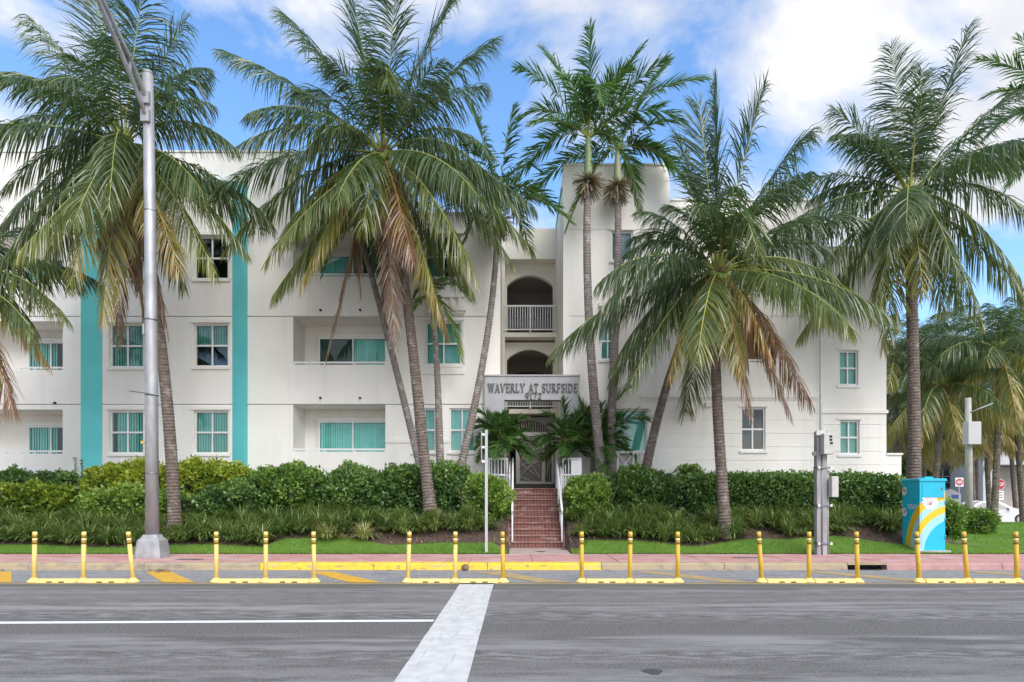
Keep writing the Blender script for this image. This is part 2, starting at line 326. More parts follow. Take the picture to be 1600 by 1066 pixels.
# painted markings
def flat(pts, z, name, m): return tag(MB().add([(x,y,z) for x,y in pts], [tuple(range(len(pts)))]).build(name, m), kind='structure')
edge = []
for k in range(14):
    y = 3.2+k*(11.85-3.2)/13; edge.append((-.42+random.uniform(-.004,.004), y))
ledge = [(-1.04+random.uniform(-.004,.004), y) for _, y in reversed(edge)]
flat([(x,y) for x,y in edge]+ledge, .004, 'stop_line', 'line_white')
flat([(-40,7.10),(-1.06,8.12),(-1.06,8.26),(-40,7.25)], .004, 'lane_line', 'lane_white')
flat([(PX(1020,5.76)+.09*math.cos(t)*(1+.3*math.sin(3*t)),5.76+.10*math.sin(t)) for t in np.linspace(0,6,12)], .003, 'oil_stain', 'far_dark')
flat([(-60,11.72),(60,11.72),(60,11.84),(-60,11.84)], .004, 'edge_line', 'line_yellow_worn')
for k, x0 in enumerate((-14.9,-11.4,-7.98,-4.5,-.95,2.5,6.1,9.6,13.1)):
    flat([(x0,13.75),(x0+.55,13.75),(x0+2.0,11.92),(x0+1.4,11.92)], .009, 'hatch_stripe', 'line_yellow' if k in (1,2,3) else 'line_yellow_worn')

# kerb, one stone after another, with the storm drain mouth
kerb = tag(bpy.data.objects.new('kerb', None), kind='structure'); COL.objects.link(kerb)
def kerb_stone(x0, x1, m, back=.32, dy=0):
    b = MB(); poly = [(0,-.03),(.02,.12),(.055,.15),(back,.155),(back,-.03)]
    n = len(poly); vs = [(x0+.006,KY+dy+a,z) for a,z in poly]+[(x1-.006,KY+dy+a,z) for a,z in poly]
    b.add(vs, [tuple(range(n-1,-1,-1)), tuple(range(n,2*n))]+[(i,(i+1)%n,(i+1)%n+n,i+n) for i in range(n)])
    return b.build('kerb_stone', m, kerb)
YX0, YX1 = PX(405,KY), PX(940,KY); IX0, IX1 = PX(1325,KY), PX(1386,KY)
def run(x0, x1, m):
    n = max(1, round((x1-x0)/2.6)); s = (x1-x0)/n
    for i in range(n): kerb_stone(x0+i*s, x0+(i+1)*s, m)
run(-26, YX0, 'kerb_tan'); run(YX0, YX1, 'kerb_yellow'); run(YX1, IX0, 'kerb_tan'); run(IX1, 26, 'kerb_pink')
MB().box(IX0,IX1,KY+.01,KY+.32,.115,.156).build('drain_lintel', 'kerb_tan', kerb)
MB().box(IX0,IX1,KY+.24,KY+.30,-.03,.113).build('drain_mouth', 'dark', kerb)

# pavement slabs
pave = tag(bpy.data.objects.new('pavement', None), kind='structure'); COL.objects.link(pave)
x = -25.0; i = 0
while x < 25:
    wd = 1.95
    o = MB().box(x+.008, x+wd-.008, KY+.325, WY, -.05, .158+.002*((i*7)%3), .012).build('slab', 'pave', pave); x += wd; i += 1
MB().box(-25,25,KY+.33,WY-.01,-.05,.14).build('joint_bed', 'kerb_tan', pave)
for px, py in ((296,874.5),(1165,872)):
    D = 1.39*1000/(py-781); X = PX(px, D)
    MB().box(X-.3,X+.3,D-.12,D+.12,.14,.166).build('access_cover', 'steel', pave)

# planted bank and lawns
gx = np.unique(np.concatenate([np.linspace(-30,34,97), [SX0-.16,SX0-.05,SX1+.05,SX1+.16]])); gy = np.concatenate([np.linspace(WY,22,29), np.linspace(23,34,8)])
V = []; 
for yy in gy:
    for xx in gx:
        z = gz(xx, yy)
        if SX0-.06 < xx < SX1+.06 and yy < 21.3: z = min(z, .15)
        z += 0 if yy < WY+.1 else .02*math.sin(xx*3.1+yy*2)*math.sin(yy*4.3)
        V.append((xx, yy, z))
nx = len(gx); Q = np.array([(j*nx+i, j*nx+i+1, (j+1)*nx+i+1, (j+1)*nx+i) for j in range(len(gy)-1) for i in range(nx-1)])
tag(npmesh('planting_bank', V, Q, ['soil'], smooth=True), kind='structure')

def lawn_back(x):
    """where the strip of turf ends and the bed begins"""
    if x > 12.9: return 33.0
    c = 17.46+.28*math.sin(x*.9+.6)+.12*math.sin(x*2.3)
    if x < -6.5: c = 17.08+.1*math.sin(x*1.3)
    if -.6 < x < 1.8: c = 16.85
    return c
def grass_blades(n, fx, fy, h0, h1, wd):
    X = []; Y = []
    while len(X) < n:
        x = random.uniform(*fx); y = random.uniform(*fy)
        if SX0-.1 < x < SX1+.1 and y < 22: continue
        if y > lawn_back(x)+random.gauss(0,.05): continue
        X.append(x); Y.append(y)
    X = np.array(X); Y = np.array(Y); Z = gzv(X, Y)-.01
    a = rng.uniform(0, 2*np.pi, n); h = rng.uniform(h0, h1, n); le = rng.normal(0, .5, (n,2))*h[:,None]; wv = wd*rng.uniform(.6,1.2,n)
    V = np.zeros((n,3,3)); V[:,0] = np.c_[X-np.cos(a)*wv, Y-np.sin(a)*wv, Z]; V[:,1] = np.c_[X+np.cos(a)*wv, Y+np.sin(a)*wv, Z]; V[:,2] = np.c_[X+le[:,0], Y+le[:,1], Z+h]
    ag = np.clip(.45+.25*np.sin(X*1.1)*np.sin(Y*2.+X*.5)+rng.normal(0,.22,n), 0, 1)
    return V.reshape(-1,3), np.repeat(ag, 3)
V1, a1 = grass_blades(85000, (-20,12.9), (WY-.02,17.7), .03, .085, .008)
V2, a2 = grass_blades(26000, (12.9,19.5), (WY-.02,20.5), .03, .085, .010)
V3, a3 = grass_blades(60000, (12.9,32), (20.5,33), .04, .10, .018)
V = np.concatenate([V1,V2,V3]); tag(npmesh('lawn_grass', V, np.arange(len(V)).reshape(-1,3), ['grass'], age=np.concatenate([a1,a2,a3])), 'short bright green lawn grass beside the pink pavement', 'grass', kind='stuff')
# turf sheet under the blades (one sheet, same outline)
xs = [x for x in np.linspace(-24,12.9,140)]
tv = []; 
for xx in xs:
    b = lawn_back(xx)
    if SX0-.1 < xx < SX1+.1: b = WY+.02
    for t in np.linspace(0,1,5): y = WY+(b-WY)*t; tv.append((xx, y, gz(xx,y)+.022))
tq = [(i*5+j,(i+1)*5+j,(i+1)*5+j+1,i*5+j+1) for i in range(len(xs)-1) for j in range(4) if not (SX0-.45 < xs[i] < SX1+.15)]
o0 = len(tv); ny = 14
for xx in np.linspace(12.9,33,20):
    for y in np.linspace(WY,33.2,ny): tv.append((xx,y,gz(xx,y)+.022))
tq += [(o0+i*ny+j,o0+(i+1)*ny+j,o0+(i+1)*ny+j+1,o0+i*ny+j+1) for i in range(19) for j in range(ny-1)]
tag(npmesh('turf', tv, np.array(tq), ['turf'], smooth=True), kind='structure')
# bark chips on the bare bed
n = 9000; X = rng.uniform(-19,12.5,n); Y = rng.uniform(16.9,20.5,n); keep = [not (SX0-.1 < x < SX1+.1) and y > lawn_back(x) for x, y in zip(X,Y)]
X = X[keep]; Y = Y[keep]; n = len(X); Z = gzv(X,Y)+rng.uniform(.0,.03,n); a = rng.uniform(0,6.28,n); l = rng.uniform(.02,.06,n); q = rng.uniform(.008,.02,n); tl = rng.normal(0,.4,n)
V = np.zeros((n,4,3))
for k,(s,t) in enumerate(((-1,-1),(1,-1),(1,1),(-1,1))):
    V[:,k] = np.c_[X+np.cos(a)*l*s-np.sin(a)*q*t, Y+np.sin(a)*l*s+np.cos(a)*q*t, Z+s*l*tl]
tag(npmesh('bark_mulch', V.reshape(-1,3), np.arange(4*n).reshape(-1,4), ['brown_leaf']), 'loose brown bark chips on the bed behind the lawn', 'mulch', kind='stuff')

# far side ground: side street and its pavement, on the right
flat([(13.5,34),(120,34),(120,52),(13.5,52)], -.02, 'side_street', 'gutter')
tag(MB().box(13,120,33.2,34,-.05,.16).build('side_pavement', 'concrete'), kind='structure')
exec_marker = None

# ------------------------------------------------------------------ apartment building
BY = 21.5
bld = thing('apartment_building', (0, BY, 1.3), 'white stucco three storey apartment building with turquoise frame and grey entrance portal', 'building')
def bx(px): return PX(px, BY)
def bz(py): return PZ(py, BY)
def wall(name, x0, x1, z0, z1, y, holes, grooves=(), m='stucco', depth=.16, gh=.035, gd=.02, parent=bld):
    """front sheet cut round openings, with reveals and recessed joints"""
    xs = sorted({x0,x1,*[v for h in holes for v in h[:2] if x0 < v < x1]}); gs = [(g-gh/2, g+gh/2) for g in grooves if z0 < g < z1]
    zs = sorted({z0,z1,*[v for h in holes for v in h[2:4] if z0 < v < z1],*[v for g in gs for v in g]})
    b = MB()
    def inh(x, z): return any(h[0] < x < h[1] and h[2] < z < h[3] for h in holes)
    for i in range(len(xs)-1):
        for j in range(len(zs)-1):
            xa, xb, za, zb = xs[i], xs[i+1], zs[j], zs[j+1]; cx, cz = (xa+xb)/2, (za+zb)/2
            if inh(cx, cz): continue
            g = any(a < cz < c for a, c in gs); yy = y+gd if g else y
            b.add([(xa,yy,za),(xb,yy,za),(xb,yy,zb),(xa,yy,zb)], [(0,1,2,3)])
            if g:
                b.add([(xa,y,za),(xb,y,za),(xb,yy,za),(xa,yy,za)], [(0,1,2,3)]); b.add([(xa,y,zb),(xb,y,zb),(xb,yy,zb),(xa,yy,zb)], [(3,2,1,0)])
    for h in holes:
        a, c, d, e = h[:4]; dp = h[4] if len(h) > 4 else depth; ys, ye = y, y+dp
        b.add([(a,ys,d),(a,ye,d),(a,ye,e),(a,ys,e)], [(0,1,2,3)]); b.add([(c,ys,d),(c,ye,d),(c,ye,e),(c,ys,e)], [(3,2,1,0)])
        b.add([(a,ys,d),(c,ys,d),(c,ye,d),(a,ye,d)], [(0,1,2,3)]); b.add([(a,ys,e),(c,ys,e),(c,ye,e),(a,ye,e)], [(3,2,1,0)])
    return b.build(name, m, parent)
def window(x0, x1, z0, z1, y, cols=2, rows=2, blind=(0,1), glass='glass', name='window', fw=.055, room=True, mid=.06, blz=0):
    """white framed window: frame > panes, blind, dark room behind"""
    b = MB(); d0, d1 = y, y+.09
    b.box(x0,x1,d0,d1,z0,z0+fw); b.box(x0,x1,d0,d1,z1-fw,z1); b.box(x0,x0+fw,d0+.001,d1-.001,z0+fw,z1-fw); b.box(x1-fw,x1,d0+.001,d1-.001,z0+fw,z1-fw)
    cx = [x0+fw+(x1-x0-2*fw)*i/cols for i in range(cols+1)]; cz = [z0+fw+(z1-z0-2*fw)*i/rows for i in range(rows+1)]
    for v in cz[1:-1]: b.box(x0+fw,x1-fw,d0+.012,d1-.01,v-mid/2,v+mid/2)
    for v in cx[1:-1]: b.box(v-mid*.4,v+mid*.4,d0+.018,d1-.014,z0+fw,z1-fw)
    o = b.build(name, 'frame', bld)
    for i in range(cols):
        for j in range(rows):
            MB().add([(cx[i],y+.045+.008*(j%2),cz[j]),(cx[i+1],y+.045+.008*(j%2),cz[j]),(cx[i+1],y+.045+.008*(j%2),cz[j+1]),(cx[i],y+.045+.008*(j%2),cz[j+1])],[(0,1,2,3)]).build('pane', glass, o)
    if blind:
        xa = x0+fw+(x1-x0-2*fw)*blind[0]; xb = x0+fw+(x1-x0-2*fw)*blind[1]; b = MB(); n = max(3, int((xb-xa)/.085)); s = (xb-xa)/n
        for k in range(n):
            a = xa+k*s; t = .018+random.uniform(-.006,.006)
            b.add([(a,y+.12+t,z0+fw+blz),(a+s*1.02,y+.12-t,z0+fw+blz),(a+s*1.02,y+.12-t,z1-fw),(a,y+.12+t,z1-fw)],[(0,1,2,3)])
        b.build('blind', 'blind', o)
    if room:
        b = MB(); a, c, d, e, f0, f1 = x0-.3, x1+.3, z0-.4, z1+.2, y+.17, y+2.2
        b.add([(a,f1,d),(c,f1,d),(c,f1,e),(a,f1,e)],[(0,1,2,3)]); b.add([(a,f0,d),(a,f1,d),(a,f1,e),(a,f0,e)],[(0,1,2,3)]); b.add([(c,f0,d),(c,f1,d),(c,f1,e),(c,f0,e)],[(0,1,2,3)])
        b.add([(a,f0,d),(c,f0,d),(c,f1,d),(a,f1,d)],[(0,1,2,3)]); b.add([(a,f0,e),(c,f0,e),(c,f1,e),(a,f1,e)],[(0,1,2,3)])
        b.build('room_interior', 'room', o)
    return o
def H(px0, py0, px1, py1): return (bx(px0), bx(px1), bz(py1), bz(py0))

J1, J2, J3 = bz(632), bz(494.5), bz(357)
LX0 = -27.0; LXe = -.55
wins = [H(171,506,224,574), H(303,506,357,573), H(171,642,224,709), H(303,642,357,709), H(303,369,357,436), H(171,369,224,436),
        H(665,503,721,570), H(645,638,681,706), H(702,638,742,706), H(665,367,721,434)]
bals = [H(-60,640,98,709), H(-60,502,98,578), H(-60,366,98,443), H(458,632,602,706), H(458,495,602,570), H(458,360,602,432)]
BD = 1.2
wall('wall_left_wing', LX0, LXe, .9, bz(335), BY, [(*h,.16) for h in wins]+[(*h,BD) for h in bals], (J1,J2))
# taller parapet over the left part
b = MB(); b.box(LX0, bx(458), BY, BY+.35, bz(335), bz(238)); b.build('parapet_left', 'stucco', bld)
b = MB(); b.box(LX0-.02, bx(458)+.03, BY-.035, BY+.38, bz(238), bz(238)+.05); b.build('parapet_cap', 'stucco', bld)
b = MB(); b.box(bx(458)+.035, LXe+.03, BY-.035, BY+.38, bz(335)+.002, bz(335)+.06); b.build('parapet_cap', 'stucco', bld)
# roof deck and far walls close the block
b = MB(); b.box(LX0, LXe, BY+.4, BY+14, bz(335)-.5, bz(335)-.2); b.box(LXe-.2, LXe, BY+.002, BY+5, .9, bz(335)); b.box(LX0,LX0+.2,BY+.4,BY+14,.9,bz(335)-.55); b.build('side_wall_left_wing', 'stucco', bld)
# raised panel strips on the wall right of the balconies
for p0, p1, q0, q1 in ((602,645,686,692),(742,757,686,692),(681,702,686,692)): MB().box(bx(p0)+.003,bx(p1)-.003,BY-.03,BY+.01,bz(q1),bz(q0)).build('string_course', 'stucco', bld)

for h in wins[:7]+wins[9:]:
    i = wins.index(h); kw = {}
    if i == 1: kw = dict(blind=(0,1), blz=(h[3]-h[2])*.46)
    if i in (4,): kw = dict(blind=None)
    if i == 0: kw = dict(blz=.0, blind=(0,.94))
    if i == 2: kw = dict(blind=(.10,1))
    if i == 5: kw = dict(blz=(h[3]-h[2])*.3)
    if i == 9: kw = dict(blind=(0,.5))
    window(h[0], h[1], h[2], h[3], BY+.06, **kw)
    # projecting surround: sill and lintel
    MB().box(h[0]-.10,h[1]+.10,BY-.06,BY+.02,h[3]+.03,h[3]+.12).build('lintel', 'stucco', bld)
    MB().box(h[0]-.06,h[1]+.06,BY-.05,BY+.05,h[2]-.09,h[2]-.015).build('window_sill', 'stucco', bld)
    for sx in (h[0]-.10, h[1]+.03): MB().box(sx,sx+.07,BY-.025,BY+.02,h[2]-.012,h[3]+.028).build('window_surround', 'stucco', bld)
for h in wins[7:9]:
    window(h[0], h[1], h[2], h[3], BY+.06, glass='glass')
    MB().box(h[0]-.06,h[1]+.06,BY-.05,BY+.05,h[2]-.09,h[2]-.015).build('window_sill', 'stucco', bld)
# apron panel under second floor window and corbelled sill above
h = wins[6]; MB().box(h[0]-.1,h[1]+.1,BY-.035,BY+.02,bz(585),bz(574)).build('apron_panel', 'stucco', bld)
b = MB(); b.box(h[0]-.1,h[1]+.15,BY-.14,BY+.02,bz(487),bz(480)); b.box(h[0]-.04,h[1]+.09,BY-.08,BY+.02,bz(491),bz(487)-.003)
for k in range(5): xx = h[0]+.04+k*(h[1]-h[0]-.08)/4; b.box(xx-.05,xx+.05,BY-.1,BY+.02,bz(480)+.003,bz(466))
b.box(h[0]-.06,h[1]+.1,BY-.12,BY+.02,bz(466)+.003,bz(461)); b.build('corbelled_sill', 'stucco', bld)

# balcony recesses
for k, h in enumerate(bals):
    x0, x1, z0, z1 = h
    zf = z0-1.0
    b = MB(); yb = BY+BD
    b.add([(x0-.02,yb-.001,zf),(x1+.02,yb-.001,zf),(x1+.02,yb-.001,z1+.02),(x0-.02,yb-.001,z1+.02)],[(0,1,2,3)])
    b.build('balcony_back_wall', 'stucco', bld)
    # sliding door
    if k < 3: dx0, dx1 = PX(48,yb), PX(120,yb)
    else: dx0, dx1 = PX(499,yb), PX(607,yb)
    dx1 = min(dx1, x1-.02)
    dz1 = z1-.42
    window(dx0, dx1, z0-.95, dz1, yb-.17, cols=2, rows=1, blind=(0,1) if k in (3,5) else ((.5,1) if k == 4 else (0,.62)), name='sliding_door', room=False, fw=.07, glass='glass_door')
    MB().add([(dx0,yb-.004,z0-.95),(dx1,yb-.004,z0-.95),(dx1,yb-.004,dz1),(dx0,yb-.004,dz1)],[(0,1,2,3)]).build('door_dark_backing', 'room', bld)  # flat dark backing, its colour stands in for the unlit room
    MB().box(dx0-.05,dx1,yb-.19,yb-.002,dz1+.003,dz1+.09).build('door_lintel', 'frame', bld)
    # rail over the solid parapet
    b = MB(); zr = z0+.085; b.box(x0+.004,x1-.004,BY+.05,BY+.10,zr-.03,zr+.03)
    nn = 3 if k >= 3 else 7
    for i in range(nn+1): xx = x0+.03+(x1-x0-.06)*i/nn; b.box(xx-.02,xx+.02,BY+.055,BY+.095,z0-.01,zr-.031)
    b.build('balcony_rail', 'white_paint', bld)
    for fx in (.3, .73) if k >= 3 else (.93,):
        xx = x0+(x1-x0)*fx
        if k in (0,1,3,4): MB().tube([(xx,BY-.09,z1+.21),(xx,BY+.02,z1+.22)], .035, 8).build('scupper', 'dark', bld)

# turquoise frame: ridge stands proud, inner side splayed back to the wall
ridge = .30; yr = BY-ridge
def px_at(px, D): return PX(px, D)
xr0, xr1 = PX(126,yr), PX(381,yr); xi0, xi1 = bx(160), bx(363); zr = PZ(283,yr); zi = bz(304); xo0, xo1 = xr0-.002, xr1; zb = .9
b = MB()
b.add([(xr0,yr,zb),(xi0,BY-.006,zb),(xi0,BY-.006,zi),(xr0,yr,zr)],[(0,1,2,3)])
b.add([(xr1,yr,zb),(xi1,BY-.006,zb),(xi1,BY-.006,zi),(xr1,yr,zr)],[(3,2,1,0)])
b.add([(xr0,yr,zr),(xi0,BY-.006,zi),(xi1,BY-.006,zi),(xr1,yr,zr)],[(0,1,2,3)])
b.add([(xr1,yr,zb),(xr1,BY-.006,zb),(xr1,BY-.006,zr),(xr1,yr,zr)],[(0,1,2,3)])
b.add([(xr0,yr,zb),(xr0,BY-.006,zb),(xr0,BY-.006,zr),(xr0,yr,zr)],[(3,2,1,0)])
b.add([(xr0,yr,zr),(xr1,yr,zr),(xr1,BY-.006,zr),(xr0,BY-.006,zr)],[(0,1,2,3)])
b.build('turquoise_frame', 'teal', bld)

# right wing
RX0, RX1 = 1.57, bx(1278)
rw = [H(955,361,989,407), H(938,503,962,562), H(943,640,1011,706), H(1158,637,1196,704), H(1170,503,1200,503.5)]
rw = rw[:4]; rbal = H(1088,500,1200,566)
gro = [bz(v) for v in (657,678,699,720,741)]
wall('wall_right_wing', RX0, RX1, .9, bz(314), BY, [(*h,.16) for h in rw]+[(*rbal,BD)], gro+[J2, bz(359)])
MB().box(RX0-.0, bx(1046), BY, BY+.4, bz(314)+.001, bz(259)).build('tower_parapet', 'stucco', bld); MB().box(RX0-.03, bx(1046)+.03, BY-.035, BY+.43, bz(259)+.001, bz(257)+.02).build('parapet_cap', 'stucco', bld); MB().box(bx(1046)+.032, RX1+.03, BY-.035, BY+.4, bz(314)+.001, bz(314)+.06).build('parapet_cap', 'stucco', bld)
b = MB(); b.box(RX0, RX0+.2, BY+.41, BY+9, .9, bz(262)); b.box(RX0+.001,RX0+.199,BY+.002,BY+.409,.9,bz(314)-.002); b.box(RX0+.2,RX1,BY+.42,BY+14,bz(314)-.5,bz(314)-.2); b.box(RX1-.2,RX1-.002,BY+.003,BY+14,.9,bz(315)); b.build('side_wall_right_wing', 'cream', bld)
MB().box(RX0-.045,RX0-.004,BY+.5,BY+8.9,bz(262)-.5,bz(262)-.42).build('side_trim', 'teal', bld)
b = MB(); b.box(bx(1000),RX1-.003,BY-.07,BY+.01,bz(622),bz(616)); b.box(bx(1000),RX1-.003,BY-.035,BY+.01,bz(625),bz(622)-.002); b.build('cornice', 'stucco', bld)
b = MB(); b.box(bx(1015),bx(1060),BY-.05,BY+.01,.9,bz(706)); b.build('plinth', 'stucco', bld); MB().box(RX0+.8,bx(940),BY-.05,BY+.01,.9,bz(706)).build('plinth', 'stucco', bld)
window(*rw[0], BY+.06, cols=1, rows=1, blind=(0,1), glass='glass_clear'); window(*rw[1], BY+.06, glass='glass'); 
window(*rw[2], BY+.06, cols=2, rows=1, blind=(0,1)); window(*rw[3], BY+.06, blind=None, glass='glass_clear')
for h in rw:
    MB().box(h[0]-.06,h[1]+.06,BY-.05,BY+.05,h[2]-.09,h[2]-.015).build('window_sill', 'white_paint', bld)
    MB().box(h[0]-.08,h[1]+.08,BY-.04,BY+.02,h[3]+.02,h[3]+.09).build('lintel', 'stucco', bld)
b = MB(); b.box(bx(935),bx(992),BY-.13,BY+.02,bz(480),bz(474)); b.box(bx(938),bx(989),BY-.07,BY+.02,bz(486),bz(480)-.003); b.build('corbelled_sill', 'cream', bld)
x0,x1,z0,z1 = rbal; yb = BY+BD
b = MB(); b.add([(x0-.02,yb-.001,z0-1),(x1+.02,yb-.001,z0-1),(x1+.02,yb-.001,z1+.02),(x0-.02,yb-.001,z1+.02)],[(0,1,2,3)]); b.build('balcony_back_wall', 'stucco', bld)
for k in range(9): MB().box(x0+1.5+k*.1,x0+1.59+k*.1,yb-.12,yb-.08,z0-.9,z1-.3).build('wood_slat', 'ochre', bld)
b = MB(); b.box(x0+.004,x1-.004,BY+.05,BY+.1,z0+.05,z0+.11)
for i in range(5): xx = x0+.03+(x1-x0-.06)*i/4; b.box(xx-.02,xx+.02,BY+.055,BY+.095,z0-.01,z0+.049)
b.build('balcony_rail', 'white_paint', bld)
MB().box(bx(1101),bx(1112),BY-.1,BY+.01,bz(636),bz(630)).build('wall_lamp', 'cream', bld)
MB().tube([(bx(1281),BY-.06,.9),(bx(1281),BY-.06,bz(300))],.05,8).build('downspout', 'white_paint', bld)

# lower end block, set back
EY = BY+.25
def ex(px): return PX(px,EY)
def ez(py): return PZ(py,EY)
ew = [(ex(1311),ex(1341),ez(602),ez(548)), (ex(1312),ex(1343),ez(710),ez(657))]
wall('wall_end_block', RX1+.005, ex(1385), .6, ez(385), EY, [(*h,.16) for h in ew], [ez(v) for v in (664,685,706,727,748)])
b = MB(); b.box(RX1+.01,ex(1385)-.002,EY+.003,EY+9,ez(385)-.3,ez(385)-.003); b.box(ex(1385)-.2,ex(1385)-.001,EY+.005,EY+9,.2,ez(385)-.31); b.build('side_wall_end_block', 'stucco', bld)
b = MB(); b.box(RX1+.06,ex(1385)+.04,EY-.05,EY+.01,ez(646),ez(641)); b.build('cornice', 'stucco', bld)
for h in ew:
    window(*h, EY+.06)
    b = MB(); b.box(h[0]-.07,h[1]+.07,EY-.04,EY+.05,h[2]-.09,h[2]-.015); b.build('window_sill', 'white_paint', bld)
    MB().box(h[0]-.08,h[1]+.08,EY-.035,EY+.02,h[3]+.02,h[3]+.09).build('lintel', 'stucco', bld)
# garden wall at the corner
gw = wall('garden_wall', ex(1385)+.004, ex(1409), .1, ez(711), EY+.02, [], [ez(v) for v in (727,748)])
b = MB(); b.box(ex(1385)+.006,ex(1409)-.001,EY+.05,EY+6,.1,ez(711)-.002); b.box(ex(1385)-.0,ex(1409)+.03,EY-.03,EY+6,ez(711),ez(709)+.02); b.build('garden_wall_cap', 'stucco', bld)

# entrance bay, far back between the wings
CY = 24.7; NY = 25.2
def cx_(px, D=CY): return PX(px, D)
def cz_(py, D=CY): return PZ(py, D)
nx0, nx1 = cx_(789), cx_(868)
wall('entrance_bay_wall', LXe+.002, RX0-.002, .9, cz_(357), CY, [(nx0,nx1,1.0,cz_(405),.5)], (), m='cream')
MB().box(LXe+.003,RX0-.05,CY+.01,CY+6,cz_(357)-.4,cz_(357)-.05).build('entrance_bay_roof', 'cream', bld)
def arch_wall(za, zb, s0, crown, name):
    """wall panel in the niche with a segmental arch opening from za up"""
    ax0, ax1 = nx0+.07, nx1-.07; n = 18; b = MB(); pts = []
    for i in range(n+1):
        t = i/n; x = ax0+(ax1-ax0)*t; pts.append((x, s0+(crown-s0)*math.sin(math.pi*t)**.75))
    y0, y1 = NY, NY+.25
    for i in range(n):
        (xa,a),(xb,c) = pts[i],pts[i+1]
        b.add([(xa,y0,a),(xb,y0,c),(xb,y0,zb),(xa,y0,zb)],[(0,1,2,3)]); b.add([(xa,y0,a),(xb,y0,c),(xb,y1,c),(xa,y1,a)],[(3,2,1,0)])
    b.box(nx0-.01,ax0,y0,y1,za,zb); b.box(ax1,nx1+.01,y0,y1,za,zb)
    return b.build(name, 'cream' if name != 'gate_wall' else 'grey_stucco', bld)
f3, f2 = cz_(520), cz_(520)-(cz_(357)-cz_(520))*.0-2.95
arch_wall(f3-.1, cz_(405)+.02, PZ(447,NY), PZ(430,NY), 'arch_wall'); arch_wall(f3-3.05, f3-.25, PZ(563,NY), PZ(546,NY), 'arch_wall')
arch_wall(1.3, f3-3.2, PZ(676,NY), PZ(657,NY), 'gate_wall')
for zz in (f3, f3-2.95):
    MB().box(nx0+.002,nx1-.002,CY-.03,CY+.9,zz-.17,zz).build('landing_slab', 'cream', bld)
b = MB()
for z in (cz_(405)+.0, f3-.2, f3-3.15): b.box(nx0-.4,nx1+.4,NY+.25,NY+7,z-.12,z)
b.box(nx0-.6,nx0-.4,NY+.25,NY+7,1.2,cz_(405)); b.box(nx1+.4,nx1+.6,NY+.25,NY+7,1.2,cz_(405)); b.box(nx0-.6,nx1+.6,NY+7,NY+7.2,1.2,cz_(405))
b.build('corridor_interior', 'corridor', bld)
# inner arch seen down the corridor
for zz in (f3, f3-2.95):
    b = MB(); n = 14; yy = NY+3.2; r0, r1 = nx0-.39, nx1+.39
    for i in range(n):
        t0, t1 = i/n, (i+1)/n; xa, xb = r0+(r1-r0)*t0, r0+(r1-r0)*t1; a = zz+1.7+.5*math.sin(math.pi*t0)**.7; c = zz+1.7+.5*math.sin(math.pi*t1)**.7
        b.add([(xa,yy,a),(xb,yy,c),(xb,yy,zz+2.72),(xa,yy,zz+2.72)],[(0,1,2,3)])
    b.build('inner_arch', 'corridor', bld)
for zz in (f3, f3-2.95):
    rl = MB(); ra, rb = nx0-.03, nx1+.03; ry = CY-.06
    rl.box(ra,rb,ry-.03,ry+.03,zz+.98,zz+1.04); rl.box(ra,rb,ry-.02,ry+.02,zz+.08,zz+.12); rl.box((ra+rb)/2-.03,(ra+rb)/2+.03,ry-.028,ry+.028,zz,zz+.98)
    o = rl.build('landing_railing', 'white_paint', bld)
    for i in range(21):
        xx = ra+.04+(rb-ra-.08)*i/20
        if abs(xx-(ra+rb)/2) > .045: MB().box(xx-.014,xx+.014,ry-.014,ry+.014,zz+.12,zz+.98).build('baluster', 'white_paint', o)

# grey portal screen with raised lettering
PY = 21.28
def qx(px): return PX(px,PY)
def qz(py): return PZ(py,PY)
b = MB(); px0, px1, po0, po1 = qx(757), qx(905), qx(788), qx(877); pt = qz(588); pb = qz(625)
b.add([], []); 
b.box(px0,po0,PY,PY+.36,1.0,pt); b.box(po1,px1,PY,PY+.36,1.0,pt); b.box(po0,po1,PY,PY+.36,pb,pt)
portal = b.build('entrance_portal', 'grey_stucco', bld)
MB().box(px0-.03,px1+.03,PY-.03,PY+.39,pt+.002,pt+.05).build('portal_cap', 'grey_stucco', portal)
TK, TN = .17, .085
def arc(cx, cy, rx, ry, a0, a1, n=10): return [(cx+rx*math.cos(R(a0+(a1-a0)*i/n)), cy+ry*math.sin(R(a0+(a1-a0)*i/n))) for i in range(n+1)]
def sf(x, y, w=.30): return ([(x-w/2,y),(x+w/2,y)], .06)
